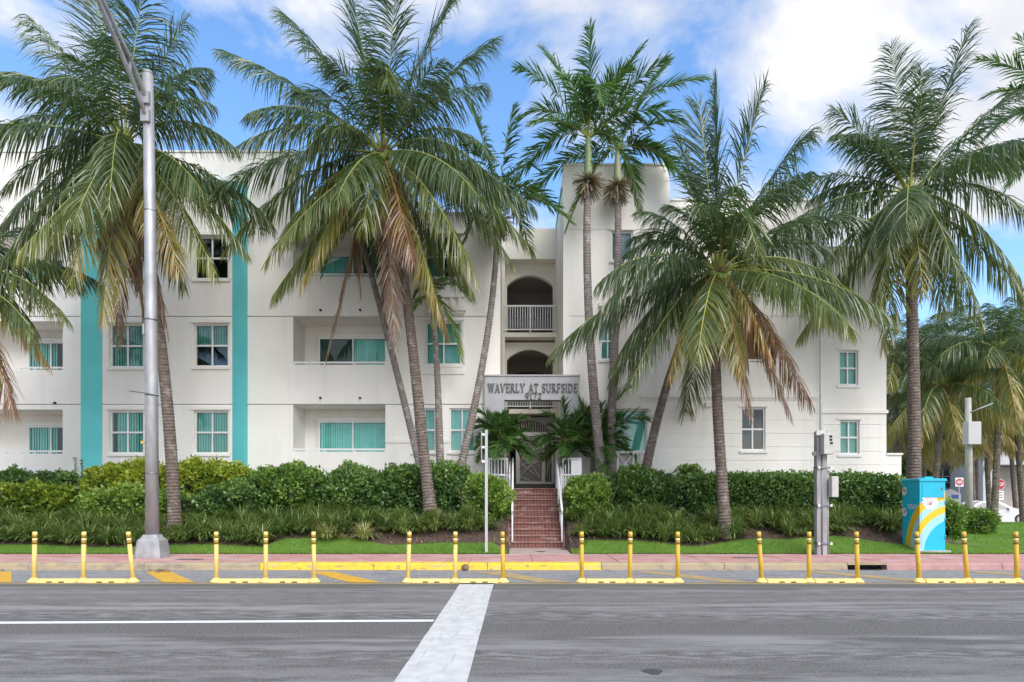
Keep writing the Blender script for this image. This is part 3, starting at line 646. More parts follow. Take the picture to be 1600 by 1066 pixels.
G = {
 'W': (1.15, [([(.10,1),(.36,0)],TK),([(.36,0),(.58,1)],TN),([(.58,1),(.82,0)],TK),([(.82,0),(1.06,1)],TN),sf(.10,.97),sf(.58,.97),sf(1.05,.97)]),
 'A': (.92, [([(.46,1),(.14,0)],TN),([(.46,1),(.78,0)],TK),([(.24,.33),(.68,.33)],TN),sf(.14,.03),sf(.78,.03)]),
 'V': (.90, [([(.13,1),(.45,0)],TK),([(.45,0),(.77,1)],TN),sf(.13,.97),sf(.77,.97)]),
 'E': (.74, [([(.18,0),(.18,1)],TK),([(.06,.965),(.66,.965)],.07),([(.06,.035),(.68,.035)],.07),([(.2,.52),(.52,.52)],.07),([(.65,1),(.65,.78)],.06),([(.67,0),(.67,.24)],.06),([(.52,.42),(.52,.62)],.06)]),
 'R': (.88, [([(.18,0),(.18,1)],TK),([(.06,.965),(.40,.965)]+arc(.42,.74,.22,.225,90,-90)+[(.2,.515)],.10),([(.38,.5),(.76,.02)],TK),sf(.18,.03),sf(.78,.03,.2)]),
 'L': (.70, [([(.18,0),(.18,1)],TK),sf(.18,.97),([(.06,.035),(.64,.035)],.07),([(.63,0),(.63,.26)],.06)]),
 'Y': (.88, [([(.12,1),(.44,.48)],TK),([(.44,.48),(.76,1)],TN),([(.44,0),(.44,.5)],TK),sf(.12,.97),sf(.76,.97),sf(.44,.03)]),
 'T': (.80, [([(.40,0),(.40,1)],TK),([(.06,.965),(.74,.965)],.07),([(.07,1),(.07,.76)],.06),([(.73,1),(.73,.76)],.06),sf(.40,.03)]),
 'S': (.68, [(arc(.34,.75,.22,.22,30,270,12)+arc(.34,.26,.24,.24,90,-150,12),.13),([(.54,1),(.54,.76)],.06),([(.10,0),(.10,.24)],.06)]),
 'U': (.90, [([(.18,1),(.18,.32)]+arc(.45,.30,.27,.27,180,360,10)+[(.72,1)],.12),sf(.18,.97),sf(.72,.97)]),
 'F': (.70, [([(.18,0),(.18,1)],TK),([(.06,.965),(.64,.965)],.07),([(.2,.5),(.5,.5)],.07),([(.63,1),(.63,.78)],.06),([(.5,.4),(.5,.6)],.06),sf(.18,.03)]),
 'I': (.40, [([(.2,0),(.2,1)],TK),sf(.2,.97),sf(.2,.03)]),
 'D': (.92, [([(.18,0),(.18,1)],TK),([(.06,.965),(.36,.965)]+arc(.38,.5,.40,.465,90,-90,14)+[(.06,.035)],.11)]),
 'O': (.95, [(arc(.47,.5,.38,.46,0,360,22),.14)]), 'P': (.80, [([(.18,0),(.18,1)],TK),([(.06,.965),(.42,.965)]+arc(.42,.73,.24,.24,90,-90)+[(.2,.49)],.11)]),
 'N': (.90, [([(.16,0),(.16,1)],.11),([(.16,1),(.74,0)],TK),([(.74,0),(.74,1)],.11)]),
 '9': (.62, [(arc(.31,.70,.22,.26,0,360,16),.11),([(.53,.70)]+arc(.20,.62,.33,.60,8,-75,8),.11)]),
 '1': (.42, [([(.22,0),(.22,1)],.15),([(.22,.97),(.08,.82)],.08),sf(.22,.03)]),
 '7': (.60, [([(.06,.95),(.55,.95)],.10),([(.54,.95),(.22,0)],.13),([(.08,1),(.08,.8)],.06)]),
 '2': (.62, [(arc(.30,.72,.22,.24,165,-40,12)+[(.08,.06)],.11),([(.06,.05),(.56,.05)],.11)]),
}
def glyph(ch, x, z, h, y0, th, m, parent, name='letter', sw=1.0):
    b = MB(); k = 0
    for pts, wd in G[ch][1]:
        for (xa,za),(xb,zb_) in zip(pts, pts[1:]):
            dx, dz = xb-xa, zb_-za; l = math.hypot(dx,dz) or 1e-6; e = .012; ux, uz = dx/l, dz/l; nxx, nzz = -uz*wd/2*sw, ux*wd/2*sw
            q = [(xa-ux*e+nxx,za-uz*e+nzz),(xb+ux*e+nxx,zb_+uz*e+nzz),(xb+ux*e-nxx,zb_+uz*e-nzz),(xa-ux*e-nxx,za-uz*e-nzz)]
            b.prism([(x+a*h, z+c*h) for a,c in reversed(q)], y0-.0006*k, y0+th); k += 1
    return b.build(name, m, parent)
def write(txt, xa, xb, z, h, y0, th, m, parent, space=.55, name='letter', sw=1.0):
    wsum = sum(space if c == ' ' else G[c][0]+.06 for c in txt); s = (xb-xa)/(wsum*h); x = xa
    for c in txt:
        if c == ' ': x += space*h*s; continue
        glyph_scaled(c, x, z, h, s, y0, th, m, parent, name, sw); x += (G[c][0]+.06)*h*s
def glyph_scaled(c, x, z, h, s, y0, th, m, parent, name, sw):
    o = glyph(c, 0, 0, h, 0, th, m, None, name, sw); me = o.data
    for v in me.vertices: v.co.x = v.co.x*s
    o.parent = parent; w0 = wloc(parent); o.location = (x-w0.x, y0-w0.y, z-w0.z)
write('WAVERLY AT SURFSIDE', qx(762.5), qx(903), qz(613), .285, PY-.048, .047, 'letter', portal, sw=.85)
write('9172', qx(820), qx(847), qz(624.3), .215, PY-.048, .047, 'letter', portal, sw=.85)

# stairs, landing, gate and railings
stair = thing('entrance_stairs', (.6,18.45,.15), 'worn red brick steps with white handrails climbing to the grey gate', 'stairs')
NS = 10; RZ = .176; RT = .27; SY = 18.45
for i in range(NS):
    z1 = .16+RZ*(i+1); y0 = SY+RT*i
    o = MB().box(SX0,SX1,y0,y0+RT+.02 if i < NS-1 else y0+RT,z1-RZ-.02 if i else .1,z1-.035).build('step', 'step_brick', stair)
    MB().box(SX0,SX1,y0-.03,y0+RT-.001,z1-.034,z1+.004).build('tread', 'tread_brick', o, bevel=.008)
for xa, xb in ((SX0-.12,SX0-.003),(SX1+.003,SX1+.12)):
    b = MB(); n = [(SY+.1,.0),(SY+.1,.20),(SY+NS*RT,.10+RZ*NS),(SY+NS*RT,.0)]
    b.add([(xa,y,z) for y,z in n]+[(xb,y,z) for y,z in n], [(0,1,2,3),(7,6,5,4),(0,4,5,1),(1,5,6,2),(2,6,7,3),(3,7,4,0)]); b.build('stair_cheek', 'kerb_pink', stair)
LZ = .16+RZ*NS; LY = SY+NS*RT
MB().box(qx(757),qx(906),LY+.002,NY-.02,.9,LZ).build('landing', 'kerb_pink', stair)
RY = 20.62
for xa, xb in ((PX(760,RY),SX0-.125),(SX1+.125,PX(909,RY))): MB().box(xa,xb,RY-.08,LY,.9,LZ-.002).build('landing_wing', 'kerb_pink', stair)
MB().box(SX0-.2,SX1+.2,NY-1.5,NY-.03,LZ+.001,LZ+.22).build('threshold_step', 'far_dark', stair)
tag(MB().box(SX0-.05,SX1+.05,WY+.005,SY,.02,.162,.01).build('entrance_path', 'pave_path'), kind='structure')
for sx, s in ((SX0+.03,-1),(SX1-.03,1)):
    b = MB(); hb = (sx,SY+.12,.3); 
    b.bar((sx,SY+.15,.16+RZ),(sx,SY+.15,1.22),.045,.045); b.bar((sx,LY-.1,LZ),(sx,LY-.1,LZ+.98),.06,.06)
    b.bar((sx,SY+.05,1.20),(sx,LY-.06,LZ+1.0),.055,.06); b.bar((sx,SY+.15,.62),(sx,LY-.1,LZ+.45),.035,.035)
    for f in (.35,.68): y = SY+.15+(LY-.25-SY)*f; zt = 1.2+(LZ-.2)*f*.98; b.bar((sx,y,zt-.95),(sx,y,zt),.035,.035)
    b.build('handrail', 'white_metal', stair)
    b = MB(); sx2 = sx+s*.10; b.bar((sx2,LY-.85,LZ-.40),(sx2,LY-.85,LZ+.52),.05,.05); b.bar((sx2,LY-.05,LZ),(sx2,LY-.05,LZ+.92),.05,.05); b.bar((sx2,LY-.9,LZ+.5),(sx2,LY-.02,LZ+.9),.045,.045); b.build('handrail', 'white_metal', stair)
for xa, xb in ((PX(763,RY),SX0-.125),(SX1+.125,PX(908,RY))):
    y = RY; b = MB(); zt = LZ+.98
    b.box(xa,xb,y-.025,y+.025,zt-.06,zt); b.box(xa+.052,xb-.052,y-.02,y+.02,LZ+.40,LZ+.46); b.box(xa+.052,xb-.052,y-.02,y+.02,LZ+.05,LZ+.1); b.box(xa,xa+.05,y-.024,y+.024,LZ,zt-.06); b.box(xb-.05,xb,y-.024,y+.024,LZ,zt-.06)
    o = b.build('landing_railing', 'white_metal', stair)
    n = 6
    for i in range(1,n): xx = xa+(xb-xa)*i/n; MB().box(xx-.014,xx+.014,y-.012,y+.012,LZ+.1,zt-.06).build('baluster', 'white_metal', o)
    if xa > 1: MB().box(xa+.28,xa+.62,y-.045,y-.03,LZ+.42,LZ+.9).build('notice_board', 'sign_white', o)
    else:
        pass
    MB().box(xa+.06,xb-.06,y+.1,y+.12,LZ+.06,LZ+.36).build('kick_panel', 'white_metal', o)
GX0, GX1 = PX(806,NY), PX(864,NY); GZ0 = LZ+.23; GZ1 = GZ0+2.05; GY = NY-.02
gate = thing('entrance_gate', ((GX0+GX1)/2,GY,GZ0), 'grey metal entrance gate with thin bars and curved strips under the arch', 'gate')
b = MB(); gm = GX0+(GX1-GX0)*.78
for a, c in ((GX0,GX0+.16),(gm-.12,gm),(GX1-.05,GX1)): b.box(a,c,GY-.03,GY+.03,GZ0,GZ1)
b.box(GX0+.16,gm-.12,GY-.029,GY+.029,GZ1-.14,GZ1); b.box(GX0+.16,gm-.12,GY-.029,GY+.029,GZ0,GZ0+.12); b.box(gm,GX1-.05,GY-.029,GY+.029,GZ1-.1,GZ1); b.box(gm,GX1-.05,GY-.029,GY+.029,GZ0,GZ0+.1)
b.build('gate_frame', 'gate_metal', gate)
for i in range(17): xx = GX0+.19+(gm-.12-GX0-.22)*i/16; MB().box(xx-.009,xx+.009,GY-.008,GY+.012,GZ0+.12,GZ1-.14).build('bar', 'gate_metal', gate)
for i in range(4): xx = gm+.03+(GX1-.08-gm)*i/3; MB().box(xx-.009,xx+.009,GY-.008,GY+.012,GZ0+.1,GZ1-.1).build('bar', 'gate_metal', gate)
for i in range(16):
    xx = GX0+.04+(GX1-GX0-.08)*i/15; t = (xx-nx0)/(nx1-nx0); zt = PZ(676,NY)+(PZ(657,NY)-PZ(676,NY))*math.sin(math.pi*t)**.75
    MB().box(xx-.01,xx+.01,GY,GY+.02,GZ1,zt+.05).build('transom_bar', 'gate_metal', gate)
gw_ = gm-.12-GX0-.16
for (xa,za,xb,zb2,bul) in ((.0,.05,1,.42,.12),(0,.42,1,.05,-.02),(0,.55,1,.02,.06),(.0,.30,1,.28,.12),(.3,.58,1,.60,.10),(.35,.52,1,.50,-.07),(.3,.95,1,.68,.03),(.3,.62,1,.92,-.05),(0,.1,.5,.0,.0)):
    pts = []
    for i in range(11):
        t = i/10; X = GX0+.16+gw_*(xa+(xb-xa)*t); Z = GZ0+.12+1.79*(za+(zb2-za)*t+bul*4*t*(1-t)); pts.append((X,GY-.04,min(max(Z,GZ0+.1),GZ1-.1)))
    MB().tube(pts,.017,6).build('curved_strip', 'gate_metal', gate)
for pts in ([(0,.1),(.5,.35),(1,.5)],[(.1,.9),(.4,.5),(.2,.2)]):
    MB().tube([(gm+.03+(GX1-.1-gm)*a,GY-.04,GZ0+.1+1.8*c) for a,c in pts],.016,6).build('curved_strip', 'gate_metal', gate)
MB().box(gm-.07,gm-.03,GY-.09,GY-.03,GZ0+.92,GZ0+1.05).build('handle', 'steel', gate)

# white picket railing by the right ground floor window
rail = thing('terrace_railing', (bx(975),BY-.45,bz(735)), 'white railing with diagonal lattice panel below ground floor window', 'railing')
b = MB(); y = BY-.45; xa, xb = PX(945,y), PX(1010,y); zt = PZ(705,y); z0 = PZ(740,y)
b.box(xa,xb,y-.03,y+.03,zt-.07,zt); b.box(xa,xb,y-.02,y+.02,z0,z0+.06); b.bar((xa+.45,y,z0+.05),(xb-.45,y,zt-.1),.03,.03); b.bar((xb-.45,y+.04,z0+.05),(xa+.45,y+.04,zt-.1),.03,.03)
b.box(xa+.4,xa+.46,y-.025,y+.025,z0+.06,zt-.07); b.box(xb-.46,xb-.4,y-.025,y+.025,z0+.06,zt-.07); b.build('rail_frame', 'white_paint', rail)
for fx in (.03,.12,.21,.79,.88,.97): xx = xa+(xb-xa)*fx; MB().box(xx-.02,xx+.02,y-.015,y+.015,z0+.06,zt-.07).build('baluster', 'white_paint', rail)

# ------------------------------------------------------------------ palms
def bez(p0, p1, p2, n):
    t = np.linspace(0,1,n)[:,None]; return (1-t)**2*p0+2*t*(1-t)*p1+t*t*p2
def frond(p0, p1, p2, parent=None, kind='coco', age=.2, seed=0, name='frond', dens=1.0):
    """one feather leaf: rachis along a curve, leaflets both sides, sagging under their weight"""
    r = np.random.default_rng(seed); N = 26
    C = bez(np.array(p0,float), np.array(p1,float), np.array(p2,float), N); T = np.gradient(C, axis=0); T /= np.linalg.norm(T,axis=1)[:,None]
    Ln = np.sum(np.linalg.norm(np.diff(C,axis=0),axis=1))
    Z = np.array((0,0,1.)); tw = r.uniform(-.5,.5)
    S0 = np.cross(T[2], Z); 
    if np.linalg.norm(S0) < .2: S0 = np.array((math.cos(seed), math.sin(seed), 0))
    S0 /= np.linalg.norm(S0)
    S = S0-(T@S0)[:,None]*T; S /= np.linalg.norm(S,axis=1)[:,None]; U = np.cross(S, T)
    a = tw*np.linspace(.3,1,N)[:,None]; S, U = S*np.cos(a)+U*np.sin(a), U*np.cos(a)-S*np.sin(a)
    if kind == 'coco': n = int(120*dens*max(.5,Ln/4.8)); l0 = min(1.28, .28*Ln+.1); w0 = .0185; s0 = .12; ph0, ph1 = 66, 20; k_ = min(1.3,.40+3.2*age)*r.uniform(.75,1.25); dr = (.6*k_,1.9*k_); beta = .25-1.5*max(0,min(age,.5)-.1)
    elif kind == 'dead': n = int(85*max(.5,Ln/4.8)); l0 = min(1.0,.24*Ln+.1); w0 = .019; s0 = .12; ph0, ph1 = 48, 18; dr = (.7,1.3); beta = .1
    elif kind == 'royal': n = int(64*dens*max(.6,Ln/3)); l0 = min(.80,.28*Ln); w0 = .024; s0 = .12; ph0, ph1 = 62, 25; dr = (.15,.55); beta = .35
    else: n = 46; l0 = .30*Ln+.14; w0 = .019; s0 = .15; ph0, ph1 = 60, 25; dr = (.1,.4); beta = .4
    s = np.linspace(s0, .995, n); s = np.concatenate([s, s]); side = np.r_[np.ones(n), -np.ones(n)]; keep = r.random(2*n) > (.05 if kind != 'dead' else .2)+.12*np.clip(s-.86,0,1)/.14*(kind == 'coco')
    s = np.clip(s+r.normal(0,.004,2*n), s0, .995)[keep]; side = side[keep]; m = len(s)
    ix = s*(N-1); i0 = np.clip(ix.astype(int),0,N-2); f = (ix-i0)[:,None]
    B = C[i0]*(1-f)+C[i0+1]*f; t_ = T[i0]; s_ = S[i0]; u_ = U[i0]
    q = (s-s0)/(1-s0); prof = np.interp(q, [0,.12,.35,.65,.88,1], [.42,.78,1,.92,.62,.32]); ln = l0*prof*r.uniform(.86,1.1,m)
    ph = np.radians(ph0+(ph1-ph0)*q**1.2+r.normal(0,5,m)+6*np.sin(q*r.uniform(25,45)+side*r.uniform(0,6))); be = beta*r.normal(1,.35,m)+r.normal(0,.10,m)
    d = np.cos(ph)[:,None]*t_+np.sin(ph)[:,None]*(side[:,None]*s_*np.cos(be)[:,None]+u_*np.sin(be)[:,None])
    g = r.uniform(dr[0],dr[1],m)*np.interp(q,[0,1],[1,.75])*((.35+.85*np.hypot(t_[:,0],t_[:,1])) if kind == 'coco' else 1)
    tt = [0,.3,.66,1.0]; ww = [.55,1.0,.8,.10]; pts = []
    for t in tt:
        v = d*t; v = v+np.array((0,0,-1.))*(g*t**1.9)[:,None]
        pts.append(v)
    # keep each leaflet its own length while it bends
    P3 = [B]
    for k in range(1,4):
        sg = pts[k]-pts[k-1]; sg /= np.linalg.norm(sg,axis=1)[:,None]; P3.append(P3[-1]+sg*(ln*(tt[k]-tt[k-1]))[:,None])
    twl = r.normal(0,.55,m)
    V = np.zeros((m,4,2,3))
    for k in range(4):
        dk = P3[min(k+1,3)]-P3[max(k-1,0)]; dk /= np.linalg.norm(dk,axis=1)[:,None]
        wv = t_-np.sum(t_*dk,axis=1)[:,None]*dk; wv /= np.linalg.norm(wv,axis=1)[:,None]+1e-6; nv = np.cross(dk,wv)
        wv = wv*np.cos(twl)[:,None]+nv*np.sin(twl)[:,None]
        h = (w0*ww[k]*np.interp(q,[0,.5,1],[1,1,.65]))[:,None]
        V[:,k,0] = P3[k]-wv*h; V[:,k,1] = P3[k]+wv*h
    idx = np.arange(m)[:,None]*8
    F4 = np.concatenate([idx+np.array([[2*k,2*k+1,2*k+3,2*k+2]]) for k in range(3)])
    tip = np.tile(np.array([0,0,.12,.3]),(m,1)); tip = np.repeat(tip,2,axis=1).reshape(m,8)
    ag = np.clip(age+r.normal(0,.05,m)+.10*np.interp(q,[0,.6,1],[0,.1,1]),0,1)[:,None]+tip*(age*.55+.06)
    if age > .40: ag = ag+np.where(r.random(m) < .3, .15, 0)[:,None]
    ag = np.clip(ag,0,1)
    # rachis
    rr = np.interp(np.linspace(0,1,N),[0,.08,.3,1],[.055,.036,.022,.005])*(1 if kind in ('coco','dead') else .6)
    ang = np.array([45,135,225,315])*np.pi/180
    RV = (C[:,None,:]+rr[:,None,None]*(np.cos(ang)[None,:,None]*S[:,None,:]+np.sin(ang)[None,:,None]*U[:,None,:]*.7)).reshape(-1,3)
    RF = np.array([(i*4+k, i*4+(k+1)%4, (i+1)*4+(k+1)%4, (i+1)*4+k) for i in range(N-1) for k in range(4)])
    VV = np.concatenate([V.reshape(-1,3), RV]); FF = np.concatenate([F4, RF+m*8]); mi = np.r_[np.zeros(len(F4)), np.ones(len(RF))]
    aa = np.concatenate([ag.ravel(), np.full(len(RV), age)])
    o = npmesh(name, VV, FF, ['royal_leaf' if kind in ('royal','small') else 'palm_leaf', 'rachis_old' if age > .5 else 'rachis'], parent, mi, aa)
    return o
def trunk_mesh(pts, r0, r1, parent, m='trunk', bulge=.35, ring=.09, name='trunk', amp=.05, seg=14):
    pts = np.array(pts); n0 = len(pts); d = np.r_[0, np.cumsum(np.linalg.norm(np.diff(pts,axis=0),axis=1))]; Ln = d[-1]
    n = int(Ln/ring*2); t = np.linspace(0,Ln,n); C = np.c_[[np.interp(t,d,pts[:,k]) for k in range(3)]].T
    rad = r0+(r1-r0)*(t/Ln)**.8; rad = rad*(1+bulge*np.exp(-t/.35))*(1+amp*np.where(np.arange(n)%2,1,-1)+rng.normal(0,.012,n))
    b = MB(); b.tube(C, list(rad), seg, smooth=False); return b.build(name, m, parent)
def curve3(ctrl, n=24):
    """smooth curve through the given points"""
    c = np.array(ctrl,float); k = np.linspace(0,1,len(c)); t = np.linspace(0,1,n)
    if len(c) == 2: return c[0]+(c[1]-c[0])*t[:,None]
    p = [np.polyfit(k, c[:,i], len(c)-1) for i in range(3)]; return np.c_[[np.polyval(q,t) for q in p]].T
SEED = [100]
def palm(name, label, base, ctrl, crown, fr, kind='coco', r=(.17,.12), fill=12, fl=4.6, group=None, nuts=0, dead=0, tm='trunk', shaft=0, age=(.1,.4), el=(80,-35), infl=False, dens=1.0, name2='palm_tree'):
    """fr: list of (tip, bulge, age): tip a 3D point, bulge how far the middle of the leaf arches upward"""
    t = thing(name2, base, label, 'palm tree', group); crown = np.array(crown,float)
    path = curve3([base]+ctrl+[crown-np.array((0,0,shaft))]); path[0][2] -= .15
    trunk_mesh(path, r[0], r[1], t, tm, bulge=.35 if kind == 'coco' else .15)
    if shaft:
        b = MB(); top = path[-1]; b.tube([top-(0,0,.02), top+(crown-top)*.15, top+(crown-top)*.6, crown+(0,0,.05)], [r[1]*1.05, r[1]*1.35, r[1]*1.0, r[1]*.6], 12); b.build('crownshaft', 'crownshaft', t)
    elif kind == 'coco':
        b = MB()
        for k in range(14):
            a = k*2.4; e = crown+np.array((math.cos(a)*.30,math.sin(a)*.30,.12-.05*(k%5))); b.tube([crown+np.array((math.cos(a)*.08,math.sin(a)*.08,-.55+.03*k)), (crown+e)/2+np.array((0,0,-.10)), e], [.085,.06,.028], 6)
        b.tube([crown-(0,0,.75), crown-(0,0,.4), crown+(0,0,.05)], [r[1]*1.05,r[1]*1.5,.10], 10); b.build('leaf_bases', 'fibre', t)
    for tip, bul, ag in fr:
        SEED[0] += 1; tip = np.array(tip,float); mid = (crown+tip)/2; p1 = mid+np.array((0,0,bul)); off = (p1-crown); off[2] = 0; off = off/(np.linalg.norm(off)+1e-6)*.08
        frond(crown+off*.6, p1, tip, t, 'dead' if ag >= .85 else kind, ag, SEED[0], 'dead_frond' if ag >= .85 else 'frond', dens)
    for k in range(fill):
        SEED[0] += 1; u = (k+.5)/fill; az = k*2.39996+SEED[0]*.37; e = R(el[0]+(el[1]-el[0])*u+random.uniform(-8,8)); Lf = fl*random.uniform(.8,1.08)*(0.8 if u < .12 else 1)
        d = np.array((math.cos(az)*math.cos(e), math.sin(az)*math.cos(e), math.sin(e))); hz = np.array((math.cos(az),math.sin(az),0))
        p1 = crown+d*Lf*.58; p2 = crown+d*Lf*.80+hz*Lf*.15+np.array((0,0,-1))*Lf*(.10+.28*math.cos(e))
        frond(crown+d*.06, p1, p2, t, kind, age[0]+(age[1]-age[0])*u**1.6, SEED[0], 'frond', dens)
    for k in range(dead):
        SEED[0] += 1; az = k*2.1+SEED[0]; hz = np.array((math.cos(az),math.sin(az),0)); Lf = fl*random.uniform(.62,.85)
        frond(crown-(0,0,.25), crown+hz*.9-(0,0,.3), crown+hz*(.55+.3*random.random())-(0,0,Lf), t, 'dead', .95, SEED[0], 'dead_frond')
    for k in range(nuts):
        a = k*1.1+.6; c = crown+np.array((math.cos(a)*.27, -abs(math.sin(a))*.27, -.12-.11*(k%3))); b = MB(); R_ = .105
        b.tube([c+np.array((0,0,zz*R_*1.15)) for zz in (-1,-.8,-.4,0,.4,.8,1)], [.01,R_*.6,R_*.92,R_,R_*.92,R_*.6,.01], 8); b.build('coconut', 'coconut', t)
    if infl:
        V = []; top = path[-1]; m = 420; a = rng.uniform(0,6.28,m); e = rng.uniform(-1.25,.55,m); l = rng.uniform(.3,.62,m); d = np.c_[np.cos(a)*np.cos(e), np.sin(a)*np.cos(e), np.sin(e)]
        p0 = top+d*.1; p2 = top+d*l[:,None]-np.array((0,0,1))*(.28*l[:,None]); wv = np.cross(d,(0.3,.2,1)); wv /= np.linalg.norm(wv,axis=1)[:,None]; h = .011
        V = np.stack([p0-wv*h,p0+wv*h,p2+wv*h,p2-wv*h],axis=1).reshape(-1,3); npmesh('flower_cluster', V, np.arange(4*m).reshape(-1,4), ['inflor'], t)
    return t
def tips(D, lst):
    return [(P(x,y,D+dy), bul, ag) for (x,y,dy,bul,ag) in lst]

# A: coconut palm behind the street light
D = 17.75
palm('palm_tree', 'leaning coconut palm with green nuts right behind the street light pole', P(273,824,D), [P(262,640,D), P(236,430,D)], P(192,225,D), tips(D, [
 (0,112,.8,1.0,.2),(-6,205,-.8,1.2,.22),(4,300,-1.0,1.2,.25),(0,415,-.6,1.1,.3),(45,25,1.2,.5,.15),(140,-40,.9,.5,.1),(225,-25,-.9,.5,.12),(290,34,.6,.2,.2),(372,235,.5,1.5,.25),(335,165,-1.2,1.1,.25),
 (385,395,.6,1.0,.35),(338,430,-.9,1.0,.4),(280,425,-1.6,.8,.55),(110,445,-1.5,1.0,.42),(45,475,.5,1.1,.4),(160,500,-1.2,.5,.5),(185,540,.3,.3,.9),(232,560,.5,.2,.92),(262,520,-.4,.3,.9),(75,130,-2.5,1.5,.2),(170,330,-2.9,1.9,.3)]),
 fill=18, nuts=7, dead=6, el=(78,-55))
# B: big coconut palm left of the stairs
D = 19.0
palm('palm_tree', 'tallest coconut palm with reddish dying fronds between balconies and entrance', P(672,790,D), [P(655,640,D), P(632,440,D)], P(597,240,D), tips(D, [
 (346,78,.8,.7,.15),(365,232,.5,1.6,.2),(440,18,1.0,.8,.12),(535,-70,1.2,.5,.1),(625,-95,-.5,.3,.1),(720,-20,.9,.6,.1),(772,62,.6,.6,.15),(760,135,-1,1.0,.2),(452,275,-1.6,2.2,.3),(350,392,-.3,1.5,.32),(415,410,-1.0,1.3,.4),(470,445,-1.2,1.0,.5),
 (566,360,-2.6,.7,.38),(605,130,-3.0,2.6,.3),(808,330,-.8,2.2,.25),(800,410,.3,1.6,.3),(745,440,-1.0,1.4,.4),(690,500,-1.1,.9,.5),(832,390,.9,1.4,.3),(645,410,-1.7,.5,.74),(510,560,-.2,.7,.88),(618,540,-.8,.3,.95),(600,500,.8,.3,.95),(700,520,.8,.6,.55),(480,350,1.4,1.2,.35),(770,240,1.4,1.6,.2)]),
 fill=20, nuts=8, dead=7, r=(.17,.13), fl=5.0, el=(78,-60))
# H: coconut palm right of the stairs
D = 17.7
palm('palm_tree', 'broad coconut palm with yellowing fronds standing before the trimmed glossy hedge', P(1133,834,D), [P(1124,690,D), P(1118,560,D)], P(1121,425,D), tips(D, [
 (937,485,-.6,1.5,.22),(955,575,.3,1.4,.25),(985,600,-.6,1.2,.3),(1045,590,-1.4,.9,.52),(1000,330,.9,.8,.15),(1060,215,.8,.4,.1),(1092,160,-.3,.2,.08),(1118,130,.6,.2,.06),(1195,135,-.8,.5,.1),(1268,205,.7,.8,.15),(1185,400,-2.9,2.6,.3),
 (1352,478,-.5,1.6,.35),(1330,520,-1.0,1.6,.45),(1268,630,.2,1.0,.75),(1236,650,-.4,.6,.86),(1172,650,-.5,.4,.9),(1360,350,.9,1.4,.2),(1160,590,-1.8,.6,.52),(1085,560,.5,.6,.45),(1300,400,1.2,1.2,.2),(1210,570,-.9,.9,.6),(1090,330,-2.4,1.6,.25),(975,400,1.2,1.3,.2)]),
 fill=16, nuts=5, dead=1, fl=4.6, r=(.165,.12), el=(75,-35))
# J: coconut palm at the corner
D = 19.4
palm('palm_tree', 'tall coconut palm rising behind the painted blue utility cabinet', P(1428,790,D), [P(1428,620,D), P(1424,450,D)], P(1421,302,D), tips(D, [
 (1302,172,.6,.5,.15),(1306,210,-.9,1.0,.2),(1392,72,.8,.1,.1),(1512,45,-.3,.1,.08),(1600,130,.8,.4,.12),(1612,258,-.5,1.2,.2),(1620,345,.3,1.4,.25),(1592,430,-.9,1.3,.3),(1535,505,-.6,1.0,.35),(1475,490,.6,.8,.4),(1262,315,.5,1.0,.2),(1182,390,-.2,1.3,.25),
 (1300,450,.6,1.1,.25),(1380,545,-.3,.6,.42),(1362,500,-1,.7,.4),(1442,455,-1.7,.6,.45),(1386,400,-2.4,1.3,.3),(1345,420,-1.6,1.2,.3),(1500,440,-2.0,1.2,.3),(1440,110,-.9,.2,.1)]),
 fill=15, nuts=5, dead=2, fl=4.7, r=(.19,.14), el=(78,-50))
# edge palms: crowns stand just outside the frame
D = 17.2
palm('palm_tree', 'coconut palm fronds drooping across the balconies left of the turquoise frame', P(-75,830,D), [P(-80,640,D)], P(-70,445,D), tips(D, [
 (130,448,.3,1.6,.3),(105,500,-.6,1.5,.35),(75,570,.2,1.2,.55),(22,645,-.4,.8,.75),(30,400,.9,1.0,.2),(-20,300,.3,.4,.15),(60,520,.9,1.2,.3),(0,600,-.6,.6,.5)]), fill=8, fl=4.0)
D = 20.5
palm('palm_tree', 'palm fronds reaching in over the corner lawn above the parked car', P(1690,800,D), [P(1690,500,D)], P(1690,180,D), tips(D, [
 (1528,92,.4,.8,.15),(1540,150,-.4,1.0,.2),(1542,215,.5,1.3,.2),(1570,300,-.3,1.4,.25),(1590,60,.3,.4,.1)]), kind='royal', fill=7, fl=3.6)

